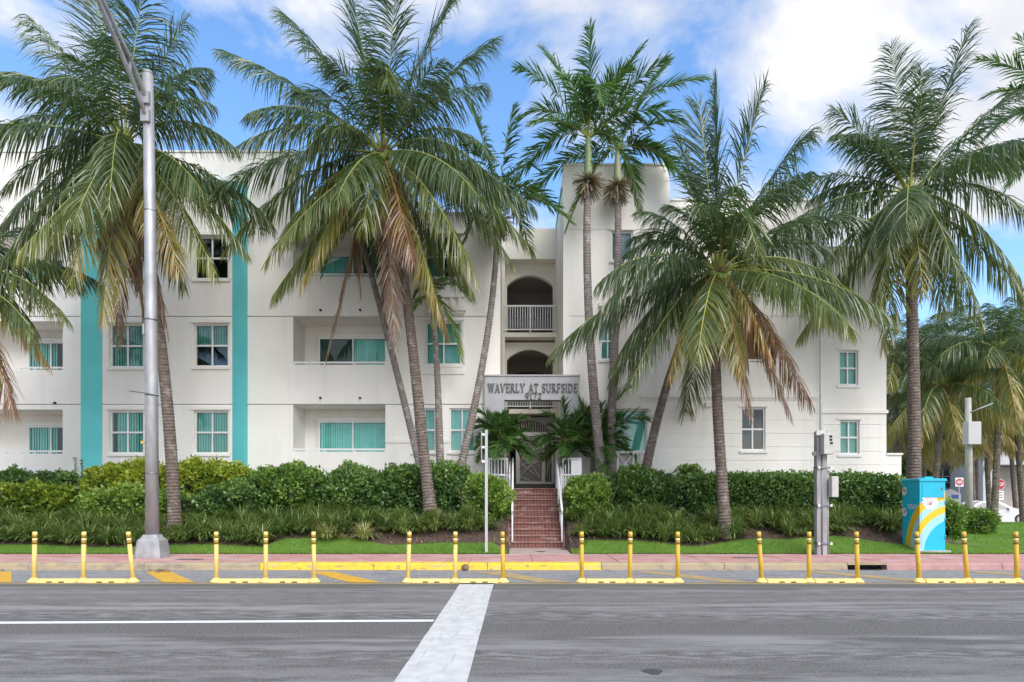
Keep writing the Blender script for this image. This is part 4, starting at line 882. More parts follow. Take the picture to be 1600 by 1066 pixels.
# tall thin palms with crownshafts
D = 20.4
palm('palm_tree', 'tall slim palm with tan flower cluster, left of the pair beside entrance', P(942,760,D), [P(930,640,D), P(919,470,D)], P(919,215,D), tips(D, [
 (806,108,.4,1.0,.2),(802,195,-.6,1.3,.2),(806,280,.3,1.2,.3),(922,38,.3,.1,.1),(848,78,.8,.6,.15),(1006,70,.4,.3,.1),(1042,92,-.5,.5,.1),(1104,124,.3,.9,.15),(1072,190,-.6,1.2,.2),(985,105,-1.2,.9,.15),(875,120,-1.5,1.2,.2),(940,160,-1.9,1.9,.2),(858,230,.9,1.1,.3),(985,270,-.4,1.2,.25)]),
 kind='royal', r=(.17,.11), fill=3, fl=2.6, tm='trunk_thin', shaft=1.35, infl=True, el=(70,10))
D = 20.9
palm('palm_tree', 'slim palm with brown hanging flower cluster, right of the pair beside entrance', P(957,760,D), [P(956,640,D), P(963,470,D)], P(965,232,D), tips(D, [
 (1046,98,.8,.6,.15),(1048,268,.3,1.2,.25),(818,318,.8,1.2,.3),(1085,315,-.5,1.5,.3),(1015,205,-.6,1.2,.2),(962,120,.8,.3,.1),(895,175,.8,1.0,.2),(1120,345,-.4,1.6,.3),(885,360,-.5,1.0,.35),(1000,330,.5,1.2,.3)]),
 kind='royal', r=(.16,.105), fill=3, fl=2.5, tm='trunk_thin', shaft=1.2, infl=True, el=(60,0))
o = COL.objects
D = 20.7
palm('palm_tree', 'slim leaning palm tilting right, between ground floor windows and portal', P(716,752,D), [P(736,660,D), P(762,520,D)], P(778,300,D), tips(D, [
 (735,165,.4,.3,.1),(802,168,-.3,.3,.1),(702,262,.5,.9,.2),(846,270,.4,1.0,.25),(862,330,-.5,1.0,.3),(718,400,-.4,.9,.3),(832,400,.6,1.0,.35),(690,340,.6,.9,.3),(770,380,-1.2,1.2,.35)]),
 kind='royal', r=(.14,.085), fill=5, fl=2.5, tm='trunk_thin', shaft=.9, infl=True, el=(70,-10))
palm('palm_tree', 'dark slim palm leaning left in front of the balconies', P(662,752,20.4), [P(622,590,20.4), P(583,440,20.4)], P(563,350,20.4), tips(20.4, [
 (503,430,-.3,1.0,.1),(600,465,-.3,.9,.15),(535,290,.4,.4,.1),(620,320,.5,.7,.1),(500,360,.6,.9,.1)]), kind='royal', r=(.13,.085), fill=5, fl=2.0, tm='trunk_thin', shaft=.5)
palm('palm_tree', 'short slim palm with yellowish crownshaft before second floor window', P(688,752,20.8), [P(686,660,20.8), P(682,560,20.8)], P(678,462,20.8), tips(20.8, [
 (722,565,-.4,.7,.5),(640,480,-.3,.8,.3),(716,420,.4,.7,.2),(650,400,.4,.5,.15),(735,470,-.4,.9,.4)]), kind='royal', r=(.14,.09), fill=4, fl=1.8, tm='trunk_thin', shaft=1.1)
palm('palm_tree', 'brown leaning palm tilting right beside the white lattice railing', P(1006,748,20.2), [P(1026,660,20.2), P(1052,570,20.2)], P(1092,455,20.2), tips(20.2, [
 (1010,470,.4,.9,.2),(1060,570,.5,.7,.35),(1180,520,.5,1.0,.3),(1150,400,.5,.6,.15),(1050,360,.4,.5,.15)]), kind='coco', r=(.15,.11), fill=6, fl=3.0)

# small clumping palms at the entrance
def small_palm(label, px, py_base, py_crown, D, specs, stems=1, fl=1.5, fill=10):
    base = P(px,py_base,D); t = thing('small_palm', base, label, 'palm tree', None)
    for k in range(stems):
        c = P(px+(k-(stems-1)/2)*13, py_crown+4*k, D+.15*k); b0 = base+np.array(((k-(stems-1)/2)*.22,.1*k,0)); trunk_mesh(curve3([b0,(b0+c)/2+(.03,0,0),c],10), .07, .05, t, 'trunk_thin', ring=.08)
        for i, (tx,ty,dy,bul) in enumerate(specs if k == 0 else []): SEED[0] += 1; tip = P(tx,ty,D+dy); frond(c, (c+tip)/2+(0,0,bul), tip, t, 'small', .15, SEED[0])
        for i in range(fill):
            SEED[0] += 1; az = i*2.4+k; e = R(75-100*i/fill); Lf = fl*random.uniform(.75,1.1); d = np.array((math.cos(az)*math.cos(e),math.sin(az)*math.cos(e),math.sin(e)))
            frond(c, c+d*Lf*.6, c+d*Lf*.85-(0,0,.35*Lf*math.cos(e)), t, 'small', .12+.15*i/fill, SEED[0])
    return t
small_palm('small bushy palm left of the gate behind the landing railing', 787, 748, 686, 20.95, [(742,645,-.1,.5),(740,672,.1,.4),(822,655,-.1,.4),(812,712,-.2,.4),(765,720,-.2,.4)], stems=2, fl=1.15, fill=16)
small_palm('dark green small palm right of the gate behind the notice board', 884, 748, 690, 20.95, [(850,648,-.2,.5),(878,626,.0,.3),(925,640,-.2,.5),(850,690,-.3,.5),(905,690,-.4,.4)], stems=1, fl=1.25, fill=18)
small_palm('bright green small palm beside the twin slim trunks', 930, 752, 690, 21.2, [(985,605,.1,.4),(1012,655,-.3,.6),(975,700,-.3,.5),(905,625,.2,.3),(895,660,-.2,.5)], stems=2, fl=1.6, fill=13)

# distant palms on the right: leaves shared between trees
lib = []
for k in range(7):
    e = R(62-16*k); Lf = 4.2; d = np.array((math.cos(e),0,math.sin(e))); SEED[0] += 1
    f = frond((0,0,0), d*Lf*.58, d*Lf*.8+np.array((Lf*.15,0,-Lf*(.1+.26*math.cos(e)))), None, 'coco', (.12,.15,.19,.25,.32,.42,.54)[k], SEED[0], 'frond', .8); lib.append(f.data); bpy.data.objects.remove(f)
def far_palm(label, px, D, z, py_crown, lean=0, s=1.0, r=.16, n=30, yel=0):
    s *= 1.12
    c = P(px,py_crown,D); base = np.array((c[0]+lean,D,z)); t = thing('palm_tree', base, label, 'palm tree', 'palms along the side street')
    trunk_mesh(curve3([base,(base+c)/2+(lean*-.15,0,0),c],14), r, r*.75, t, 'trunk', ring=.16, seg=9)
    for i in range(n):
        k = min(6, int(7*i/n)); o = bpy.data.objects.new('frond', lib[min(6,k+ (1 if yel and k > 2 else 0))]); COL.objects.link(o); o.parent = t; o.location = tuple(c-base); o.rotation_euler = (random.uniform(-.15,.15),random.uniform(-.1,.1),i*2.4+px); sz = s*random.uniform(.8,1.1); o.scale = (sz,sz,sz)
far_palm('distant coconut palm seen just past the building corner', 1398, 33, .2, 560, .2, .8)
far_palm('distant coconut palm with yellow skirt behind the corner palm trunk', 1472, 31, .2, 600, -.6, .85, yel=1)
far_palm('distant palm with long arching fronds behind the pole box', 1562, 30, .2, 548, -.3, .95)
far_palm('distant palm with ragged brown skirt beside stop sign', 1588, 34, .2, 610, .4, .8, yel=1)
far_palm('low golden palm in the shade behind the garden wall', 1418, 36, .1, 655, .2, .75, yel=1)
far_palm('distant palm crown rising between the two taller ones', 1515, 42, .1, 560, .3, 1.0)
far_palm('golden leaning palm in front of the far white house', 1540, 38, .1, 650, .3, .75, yel=1)
far_palm('full crowned palm between the service pole and building corner', 1440, 40, .1, 610, .3, .95)
far_palm('full crowned palm whose fronds overhang the stop sign', 1578, 44, .1, 655, .5, .9)
far_palm('far pale palm at the back of the side street', 1450, 52, .1, 540, .2, 1.1)
far_palm('far palm standing over the far white house', 1605, 54, .1, 520, .2, 1.2)
far_palm('low arching palm near the dark garage', 1524, 44, .1, 665, .2, .8, yel=1)

# ------------------------------------------------------------------ shrubs
def bush(label, px0, px1, ytop, D, depth, z0, m, n, leaf=.10, p=2.6, lump=.17, cat='shrub', group=None, zrot=0, name='shrub', seed=0, twigs=14, tonemean=.45, ztop=None, gloss=None, x01=None):
    r = np.random.default_rng(seed+11); xa, xb = x01 if x01 else (PX(px0,D), PX(px1,D)); zt = ztop if ztop is not None else PZ(ytop,D)
    cx, a = (xa+xb)/2, (xb-xa)/2; b = depth/2; c = (zt-z0)/2*1.0; cen = np.array((cx,D+b,z0+c)); t = thing(name, (cx,D+b,z0), label, cat, group)
    def shell(n, r):
        ar = np.array([a*c*4, b*c*4, a*b*4, a*c*1.0]); pk = r.choice(4, n, p=ar/ar.sum()); u = r.uniform(-1,1,(n,3))
        u[pk==0,1] = -1; u[pk==3,1] = 1; s = np.where(r.random(n) < .5, -1, 1); u[pk==1,0] = s[pk==1]; u[pk==2,2] = 1
        k = np.sum(np.abs(u)**p,axis=1)**(-1/p); q = u*k[:,None]; pos = q*np.array((a,b,c))
        ph = r.uniform(0,6.28,9) if False else np.random.default_rng(seed).uniform(0,6.28,9)
        lf = sum(np.sin(pos[:,0]*f1+ph[i])*np.sin(pos[:,2]*f2+ph[i+3])*np.sin(pos[:,1]*f2+ph[i+6]*.3+1.2)*g for i,(f1,f2,g) in enumerate(((3.2,3.6,1),(6.1,7.3,.7),(11.7,13,.45))))
        nrm = np.sign(q)*np.abs(q)**(p-1)/np.array((a,b,c)); nrm /= np.linalg.norm(nrm,axis=1)[:,None]
        return pos, nrm, lf
    pos, nrm, lf = shell(n, r); dep = np.abs(r.normal(0,.07,n))*1.3; out_ = r.random(n) < .10
    pos = pos+nrm*(lf*lump-dep+np.where(out_, r.uniform(0,.14,n), 0))[:,None]+cen
    d = nrm*.75+r.normal(0,.6,(n,3))+np.array((0,0,.28)); d /= np.linalg.norm(d,axis=1)[:,None]
    wv = np.cross(d, r.normal(0,1,(n,3))); wv /= np.linalg.norm(wv,axis=1)[:,None]; nv = np.cross(d,wv); l = leaf*r.uniform(.6,1.3,n)[:,None]
    V = np.stack([pos-d*l*.5, pos-wv*l*.36+nv*l*.10, pos+d*l*.65, pos+wv*l*.36+nv*l*.10],axis=1).reshape(-1,3)
    ag = np.clip(tonemean+.28*lf+.35*np.clip((pos[:,2]-z0)/(zt-z0)-.5,-1,1)+r.normal(0,.2,n)+np.where(r.random(n)<.05,.4,0),0,1)  # leaf tone lighter towards the top and on bulges, darker in hollows
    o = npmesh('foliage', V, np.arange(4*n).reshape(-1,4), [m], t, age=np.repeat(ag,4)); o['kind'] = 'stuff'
    # solid core blocking the view through, inner shade put into its near-black colour
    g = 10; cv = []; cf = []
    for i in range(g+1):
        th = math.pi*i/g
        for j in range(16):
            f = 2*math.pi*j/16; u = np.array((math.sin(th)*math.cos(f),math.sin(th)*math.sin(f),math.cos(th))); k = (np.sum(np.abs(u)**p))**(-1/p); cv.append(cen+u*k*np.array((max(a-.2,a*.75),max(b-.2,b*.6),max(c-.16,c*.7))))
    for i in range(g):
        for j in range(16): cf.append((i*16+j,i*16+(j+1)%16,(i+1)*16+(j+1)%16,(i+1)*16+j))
    npmesh('dark_core', cv, np.array(cf), ['core'], t)
    b_ = MB()
    for k in range(twigs):
        x = cx+r.uniform(-a,a)*.7; y = D+b*r.uniform(.6,1); b_.tube([(x,y,z0-.05),(x+r.normal(0,.12),y-.1,z0+c*.8),(x+r.normal(0,.2),y-b*.2,z0+2*c*r.uniform(.6,.95))],[.02,.014,.005],5)
    if twigs: b_.build('branches', 'twig', t)
    return t
gl = None
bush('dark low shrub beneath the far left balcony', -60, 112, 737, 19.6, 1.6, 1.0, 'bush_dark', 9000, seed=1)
bush('dark green shrub spilling over lily clumps below the balcony', -70, 135, 757, 18.6, 1.2, .75, 'bush_lime', 9000, seed=2, tonemean=.22)
bush('large yellow green shrub below turquoise frame, left of the street light', 100, 262, 722, 19.0, 1.9, .8, 'bush_lime', 12000, seed=3, tonemean=.5)
bush('yellow green shrub below turquoise frame, between street light and leaning palm', 225, 385, 720, 19.2, 1.8, .8, 'bush_lime', 12000, seed=4, tonemean=.45)
bush('dark spreading shrub in front of the yellow green ones', 95, 300, 762, 18.4, .9, .7, 'bush_mid', 9500, seed=5, tonemean=.62)
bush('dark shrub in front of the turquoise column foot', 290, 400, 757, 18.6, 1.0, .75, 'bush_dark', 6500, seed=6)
bush('rounded dark green shrub below the middle balcony, beside turquoise column', 362, 505, 728, 19.0, 1.7, .85, 'bush_mid', 9500, seed=7, tonemean=.3, twigs=24)
bush('rounded dark green shrub below the middle balcony door', 490, 604, 731, 19.0, 1.7, .85, 'bush_dark', 8500, seed=8, tonemean=.6, twigs=30)
bush('wide dark green shrub around the tallest palm trunk', 580, 748, 725, 19.3, 1.6, .9, 'bush_dark', 11500, seed=9, tonemean=.55, twigs=24)
bush('round bright green shrub left of the brick steps', 718, 797, 743, 18.6, 1.2, .62, 'bush_mid', 9000, seed=10, tonemean=.6, p=2.2)
bush('bright green shrub right of the brick steps', 880, 962, 741, 18.7, 1.2, .68, 'bush_mid', 9000, seed=12, tonemean=.6, p=2.2)
bush('dark open shrub under the lattice railing', 945, 1072, 733, 19.2, 1.6, .85, 'bush_dark', 11000, seed=13, tonemean=.55, twigs=40)
bush('pale leafy shrub against the banded wall', 1055, 1108, 722, 20.2, .7, 1.3, 'bush_mid', 1400, seed=14, tonemean=.7, leaf=.09, lump=.2)
bush('long trimmed glossy hedge under the banded wall', 1052, 1415, 739, 19.0, 1.5, .7, 'bush_dark', 30000, seed=15, p=5, lump=.05, cat='hedge', name='hedge', tonemean=.55, leaf=.085, twigs=20)
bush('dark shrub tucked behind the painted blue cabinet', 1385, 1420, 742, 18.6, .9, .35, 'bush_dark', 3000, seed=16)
bush('small trimmed hedge on the corner lawn beside the cabinet', 1478, 1515, 781, 20.4, 2.2, .15, 'bush_mid', 7000, seed=17, cat='hedge', name='hedge', tonemean=.5, p=4, leaf=.07)
bush('trimmed hedge sloping down in front of the parked car', 1505, 1570, 795, 23.5, 2.0, .15, 'bush_mid', 9000, seed=18, cat='hedge', name='hedge', tonemean=.55, p=3.2, leaf=.075)
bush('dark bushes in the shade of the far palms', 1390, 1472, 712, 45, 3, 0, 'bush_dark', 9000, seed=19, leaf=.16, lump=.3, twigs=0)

# sprigs over the hedge line
for k,(px,py,D) in enumerate(((118,715,19.4),(128,718,19.4))):
    t = thing('shrub_sprig', (PX(px,D),D,PZ(745,D)), 'tall leafy sprig standing above the shrubs by turquoise column', 'shrub', 'leafy sprigs above the shrubs'); b = MB(); b.tube([P(px,747,D),P(px+1,py,D)],.008,5); b.build('stem','twig',t)
    n = 60; r = np.random.default_rng(k); pos = np.array([P(px+r.normal(0,1.8),py+r.uniform(0,26),D) for _ in range(n)]); d = r.normal(0,1,(n,3)); d /= np.linalg.norm(d,axis=1)[:,None]; wv = np.cross(d,r.normal(0,1,(n,3))); wv /= np.linalg.norm(wv,axis=1)[:,None]; l = .05
    npmesh('foliage', np.stack([pos-d*l*.5,pos-wv*l*.35,pos+d*l*.6,pos+wv*l*.35],axis=1).reshape(-1,3), np.arange(4*n).reshape(-1,4), ['bush_dark'], t, age=np.full(4*n,.5))

# lily turf clumps
lilies = []
for v in range(5):
    r = np.random.default_rng(50+v); n = 210; az = r.uniform(0,6.28,n); l = r.uniform(.42,.78,n); e = np.radians(r.uniform(35,86,n)); rb = r.uniform(0,.10,n)
    hz = np.c_[np.cos(az),np.sin(az),np.zeros(n)]; d = hz*np.cos(e)[:,None]+np.array((0,0,1))*np.sin(e)[:,None]; p = hz*rb[:,None]; P4 = [p]; dd = d
    for k in range(4):
        P4.append(P4[-1]+dd*(l/4)[:,None]); dd = dd+np.array((0,0,-1))*(.30+.28*k)*(1.1-.5*np.sin(e))[:,None]+hz*.08; dd /= np.linalg.norm(dd,axis=1)[:,None]
    sv = np.c_[-np.sin(az),np.cos(az),np.zeros(n)]; wd = .014; V = np.zeros((n,5,2,3))
    for k,wk in enumerate((.7,1,.95,.7,.12)): V[:,k,0] = P4[k]-sv*wd*wk; V[:,k,1] = P4[k]+sv*wd*wk
    idx = np.arange(n)[:,None]*10; FF = np.concatenate([idx+np.array([[2*k,2*k+1,2*k+3,2*k+2]]) for k in range(4)])
    base = (.45,.55,.62,.95,.40)[v]; ag = np.clip(base+r.normal(0,.16,n),0,1)[:,None]+np.repeat(np.array([-.15,0,.05,.1,.2]),2)[None,:]
    o = npmesh('blades', V.reshape(-1,3), FF, ['lily'], age=np.clip(ag,0,1).ravel()); lilies.append(o.data); bpy.data.objects.remove(o)
def lily_label(px, row):
    part = next(t for lim, t in ((225,'under the balconies by the turquoise frame'),(300,'around the foot of the leaning palm'),(400,'below the turquoise column, beside the leaning palm'),(560,'below the middle balcony'),(740,'below the tallest palm'),(1080,'beside the brick steps'),(1180,'around the broad coconut palm foot'),(1275,'between broad palm and utility post'),(9999,'between utility post and blue cabinet')) if px < lim)
    return 'lily turf clump '+('at the lawn edge','in the middle row','close against the shrubs')[row]+' '+part
def lily(px, D, s=1.0, v=None, label=None, row=2):
    X = PX(px,D)
    if SX0-.35 < X < SX1+.35 and D < 21: return
    o = bpy.data.objects.new('lily_turf_clump', lilies[v if v is not None else random.choice((0,1,2,4))]); COL.objects.link(o)
    o.location = (X,D,gz(X,D)-.01); o.rotation_euler = (0,0,random.uniform(0,6.28)); o.scale = (s,s,s*random.uniform(.85,1.1))
    tag(o, label or lily_label(px, row), 'ornamental grass', None if label else 'lily turf clumps along the bank')
px = -10
while px < 1415:
    if not (735 < px < 905):
        lb = lawn_back(PX(px,17.3))
        for row, dy in enumerate((.30,.85,1.35)):
            if row == 0 and (560 < px < 735 and px % 5 < 2 or 1140 < px < 1240 or px > 1330): continue
            lily(px+random.uniform(-9,9)+row*11, lb+dy+random.uniform(-.08,.08), random.uniform(.85,1.15)*(1,1.0,.95)[row], row=row)
    px += 25
lily(512, 17.55, 1.05, 3, 'pale yellowish lily turf clump, wider of two at the lawn edge'); lily(569, 17.55, .9, 3, 'pale yellowish lily turf clump, smaller of two at the lawn edge')
for px, D in ((730,18.6),(760,18.2),(925,18.1),(945,18.0),(900,18.9)): lily(px, D, .85)

# ------------------------------------------------------------------ street furniture
# street light
D = 15.35; sx = PX(238,D)
sl = thing('street_light', (sx,D,.158), 'tall galvanised street light pole with truss arm on pyramid base', 'street light')
b = MB(); pts = [(-.33,-.33),(.33,-.33),(.33,.33),(-.33,.33)]
def ringz(h, s): c = .72; return [(sx+s*x,D+s*y,.158+h) for x,y in ((-1,-c),(-c,-1),(c,-1),(1,-c),(1,c),(c,1),(-c,1),(-1,c))]
lev = [(0,.31),(.06,.31),(.42,.265),(.50,.19),(.56,.165)]; vs = [p for h,s in lev for p in ringz(h,s)]
b.add(vs, [(i*8+k,i*8+(k+1)%8,(i+1)*8+(k+1)%8,(i+1)*8+k) for i in range(4) for k in range(8)]+[tuple(range(32,40))]); b.build('pole_base', 'galv_base', sl)
zt = PZ(116,D); MB().tube([(sx,D,.70),(sx-.02,D,4),(sx-.05,D,8),(PX(231,D),D,zt)], [.15,.142,.13,.118], 18).build('pole', 'galv', sl)
MB().tube([(PX(231,D),D,zt),(PX(231,D),D,zt+.06)],[.125,.10],16).build('pole_cap', 'galv', sl)
for hy in (500,618,740): zz = PZ(hy,D); MB().tube([(sx-.025*(zz/6),D,zz-.012),(sx-.025*(zz/6),D,zz+.012)], .152, 16).build('strap', 'steel', sl)
zz = PZ(330,D); MB().tube([(PX(234,D),D,zz-.012),(PX(234,D),D,zz+.012)], .134, 16).build('strap', 'steel', sl)
zz = PZ(508,D); MB().box(sx-.16,sx-.12,D-.14,D-.08,zz-.25,zz).build('tag_plate', 'galv', sl)
zz = PZ(692,D); MB().box(sx-.19,sx-.13,D-.15,D-.10,zz-.03,zz+.03).build('id_tag', 'del_yellow', sl)
zz = PZ(618,D); MB().tube([(sx-.45,D-.16,zz+.08),(sx+.3,D-.16,zz-.02)],.012,6).build('bracket_rod', 'steel', sl)
pX = PX(232,D); lo = [(pX,D-.1,PZ(186,D)),(pX,D-.7,PZ(186,D)+.55),(pX-.02,D-1.8,12.1),(pX-.05,D-3.2,12.9)]; hi = [(pX,D-.1,PZ(158,D)),(pX,D-.6,PZ(158,D)+.42),(pX-.02,D-1.75,12.28),(pX-.05,D-3.2,12.98)]
MB().tube(curve3(lo,14),.05,8).build('arm', 'galv', sl); MB().tube(curve3(hi,14),.05,8).build('arm', 'galv', sl)
MB().bar((pX,D-.75,PZ(186,D)+.6),(pX,D-.7,PZ(158,D)+.5),.05,.05).build('arm_tie', 'galv', sl)
MB().box(pX-.2,pX+.1,D-4.0,D-3.15,12.86,13.02).build('lamp_head', 'galv', sl, bevel=.05)
for q in (186,158): zz = PZ(q,D); MB().box(pX-.10,pX+.10,D-.17,D-.09,zz-.14,zz+.14).build('arm_clamp', 'galv', sl)

# white sign post seen edge on
D = 16.5; X = PX(760,D)
sp = thing('sign_post', (X,D,.16), 'white square post with signs turned edge-on beside brick steps', 'sign post')
MB().box(X-.035,X+.035,D-.035,D+.035,.12,PZ(672,D)).build('post', 'box_pale', sp)
MB().box(X-.125,X-.112,D-.25,D+.25,PZ(720,D)-.05,PZ(674,D)).build('sign_plate', 'galv', sp)
for q in (679,699,721): zz = PZ(q,D); MB().box(X-.112,X-.034,D-.02,D+.02,zz-.03,zz+.03).build('bracket', 'white_metal', sp)

# utility post with boxes
D = 16.15
up = thing('utility_post', (PX(1284,D),D,.158), 'weathered grey utility post with meter boxes before the hedge', 'utility post')
def U(px, py): return PX(px,D), PZ(py,D)
z0 = .12; zt = PZ(674,D)
for p0, p1, dy in ((1274.5,1281.5,.02),(1282.5,1290,0)): MB().box(PX(p0,D),PX(p1,D),D-.09+dy,D+.09+dy,z0,zt).build('post', 'post_grey', up, bevel=.012)
MB().tube([(PX(1293,D),D,z0),(PX(1293,D),D,PZ(735,D))],.03,8).build('conduit', 'galv', up)
MB().tube([(PX(1282,D),D-.07,z0),(PX(1282,D),D-.07,PZ(712,D))],.018,6).build('conduit', 'steel', up)
for q in (731,790,849):
    zz = PZ(q,D); MB().box(PX(1274,D)-.01,PX(1295,D),D-.115,D+.1,zz-.02,zz+.02).build('strap', 'steel', up)
    for p in (1276,1295): MB().box(PX(p,D)-.025,PX(p,D)+.025,D-.14,D-.10,zz-.03,zz+.03).build('clamp', 'white_metal', up)
o = MB().box(PX(1278.5,D),PX(1294.5,D),D-.30,D-.10,PZ(711,D),PZ(679,D)).build('meter_box', 'box_grey', up, bevel=.015)
for p, q in ((1289,684),(1289,689),(1290,694)): MB().box(PX(p-2,D),PX(p+2,D),D-.31,D-.302,PZ(q+1.6,D),PZ(q-1.6,D)).build('box_sticker', 'dark', o)
o = MB().box(PX(1292,D),PX(1302.5,D),D-.26,D-.06,PZ(777,D),PZ(745,D)).build('meter_box', 'box_grey', up, bevel=.015)
MB().tube([(PX(1272,D),D,PZ(709,D)),(PX(1272,D),D-.06,PZ(709,D))],.06,12).build('meter_ring', 'steel', up)
MB().box(PX(1272,D),PX(1286,D),D-.13,D-.09,PZ(681,D),PZ(673,D)).build('bracket', 'box_grey', up)

# painted cabinet
CYF = 16.55; cx0 = PX(1437,CYF); cw = .66; cdp = .74; cz0 = .24; cz1 = PZ(752,CYF)
cab = thing('utility_cabinet', (cx0+cw/2,CYF+cdp/2,.16), 'bright blue utility cabinet painted with yellow arcs and white leaves', 'utility cabinet')
m = mat('mural', (.010,.44,.62), rough=.38); n = m.node_tree; bs = n.nodes['Principled BSDF']
tcn = n.nodes.new('ShaderNodeTexCoord'); sep = n.nodes.new('ShaderNodeSeparateXYZ'); n.links.new(tcn.outputs['Object'], sep.inputs['Vector'])
# unrolled distance round the corner: x along the front, minus depth along the side
def mth(op, a, b=None):
    q = n.nodes.new('ShaderNodeMath'); q.operation = op
    for i, v in enumerate((a,b)):
        if v is None: continue
        if isinstance(v,(int,float)): q.inputs[i].default_value = v
        else: n.links.new(v, q.inputs[i])
    return q.outputs[0]
u = mth('SUBTRACT', mth('ADD', sep.outputs['X'], cw/2), mth('ADD', sep.outputs['Y'], cdp/2))
du = mth('SUBTRACT', 1.005, u); dz = mth('ADD', sep.outputs['Z'], -.02)
rd = mth('SQRT', mth('ADD', mth('MULTIPLY',du,du), mth('MULTIPLY',dz,dz)))
cr = n.nodes.new('ShaderNodeValToRGB'); cr.color_ramp.interpolation = 'CONSTANT'; e = cr.color_ramp.elements
e[0].position = 0; e[0].color = (.010,.44,.62,1); e[1].position = .897/2; e[1].color = (.32,.62,.78,1)
for pos, c in ((1.09,(.80,.50,.02)),(1.26,(.32,.62,.78)),(1.41,(.78,.48,.02)),(1.62,(.010,.44,.62))): k = e.new(pos/2); k.color = (*c,1)
n.links.new(mth('DIVIDE', rd, 2.0), cr.inputs['Fac']); n.links.new(cr.outputs['Color'], bs.inputs['Base Color'])
MB().box(cx0,cx0+cw,CYF,CYF+cdp,cz0,cz1).build('cabinet_body', 'mural', cab)
MB().box(cx0-.03,cx0+cw+.03,CYF-.03,CYF+cdp+.03,cz1+.001,cz1+.07,.02).build('cabinet_lid', 'cab_blue', cab)
MB().box(cx0+.2,cx0+.42,CYF+.1,CYF+.35,cz1+.071,cz1+.12,.02).build('lid_vent', 'cab_blue', cab)
MB().box(cx0-.08,cx0+cw+.1,CYF-.08,CYF+cdp+.1,.12,cz0-.001).build('cabinet_plinth', 'concrete', cab)
MB().box(cx0+.06,cx0+cw-.03,CYF-.012,CYF-.002,cz1-.42,cz1-.06).build('access_panel', 'cab_blue', cab)
MB().box(cx0+.035,cx0+.041,CYF-.003,CYF-.0005,cz0+.05,cz1-.46).build('door_seam', 'far_dark', cab); MB().box(cx0+.041,cx0+cw-.02,CYF-.003,CYF-.0005,cz1-.452,cz1-.446).build('door_seam', 'far_dark', cab)
for k in range(3): MB().tube([(cx0+cw-.004,CYF-.012,cz0+.3+.45*k),(cx0+cw-.004,CYF-.012,cz0+.4+.45*k)],.012,6).build('hinge', 'cab_blue', cab)
MB().box(cx0+cw-.1,cx0+cw-.07,CYF-.03,CYF-.012,cz1-.22,cz1-.16).build('latch', 'steel', cab)
def leafprint(c, s, rot, side):
    b = MB(); n_ = 40; pts = []
    for i in range(n_):
        t = 2*math.pi*i/n_; rr = s*(.8+.2*math.cos(t))*(1-(.20 if (i%5 == 0 and 4 < i < 36) else 0)); x = rr*math.sin(t)*.85; z = rr*math.cos(t); pts.append((x*math.cos(rot)-z*math.sin(rot), x*math.sin(rot)+z*math.cos(rot)))
    if side: vs = [(cx0-.004, c[0]+x, c[1]+z) for x,z in pts]+[(cx0-.004,c[0],c[1])]
    else: vs = [(c[0]+x, CYF-.004, c[1]+z) for x,z in pts]+[(c[0],CYF-.004,c[1])]
    b.add(vs, [(i,(i+1)%n_,n_) for i in range(n_)]); o = b.build('painted_leaf', 'leaf_print', cab)
    for k in range(6):
        a = rot+(-1.1+2.2*k/5); b = MB(); d = (math.sin(a)*s*-.75, math.cos(a)*s*.75)
        if side: b.bar((cx0-.007,c[0],c[1]),(cx0-.007,c[0]+d[0],c[1]+d[1]),.006,.01)
        else: b.bar((c[0],CYF-.007,c[1]-.05),(c[0]+d[0],CYF-.007,c[1]+d[1]),.01,.004)
        b.build('leaf_vein', 'kerb_pink', o)
leafprint((cx0+.29,cz0+1.22), .29, .5, False); leafprint((CYF+.64,cz0+.95), .15, -.3, True); leafprint((CYF+.66,cz1-.28), .15, .3, True)
pts = [(cx0-.006,CYF+.5-.36*t+.03*math.sin(t*40),cz1-.66+.06*math.sin(t*28)) for t in np.linspace(0,1,40)]; MB().tube(pts,.006,4).build('painted_signature', 'leaf_print', cab)

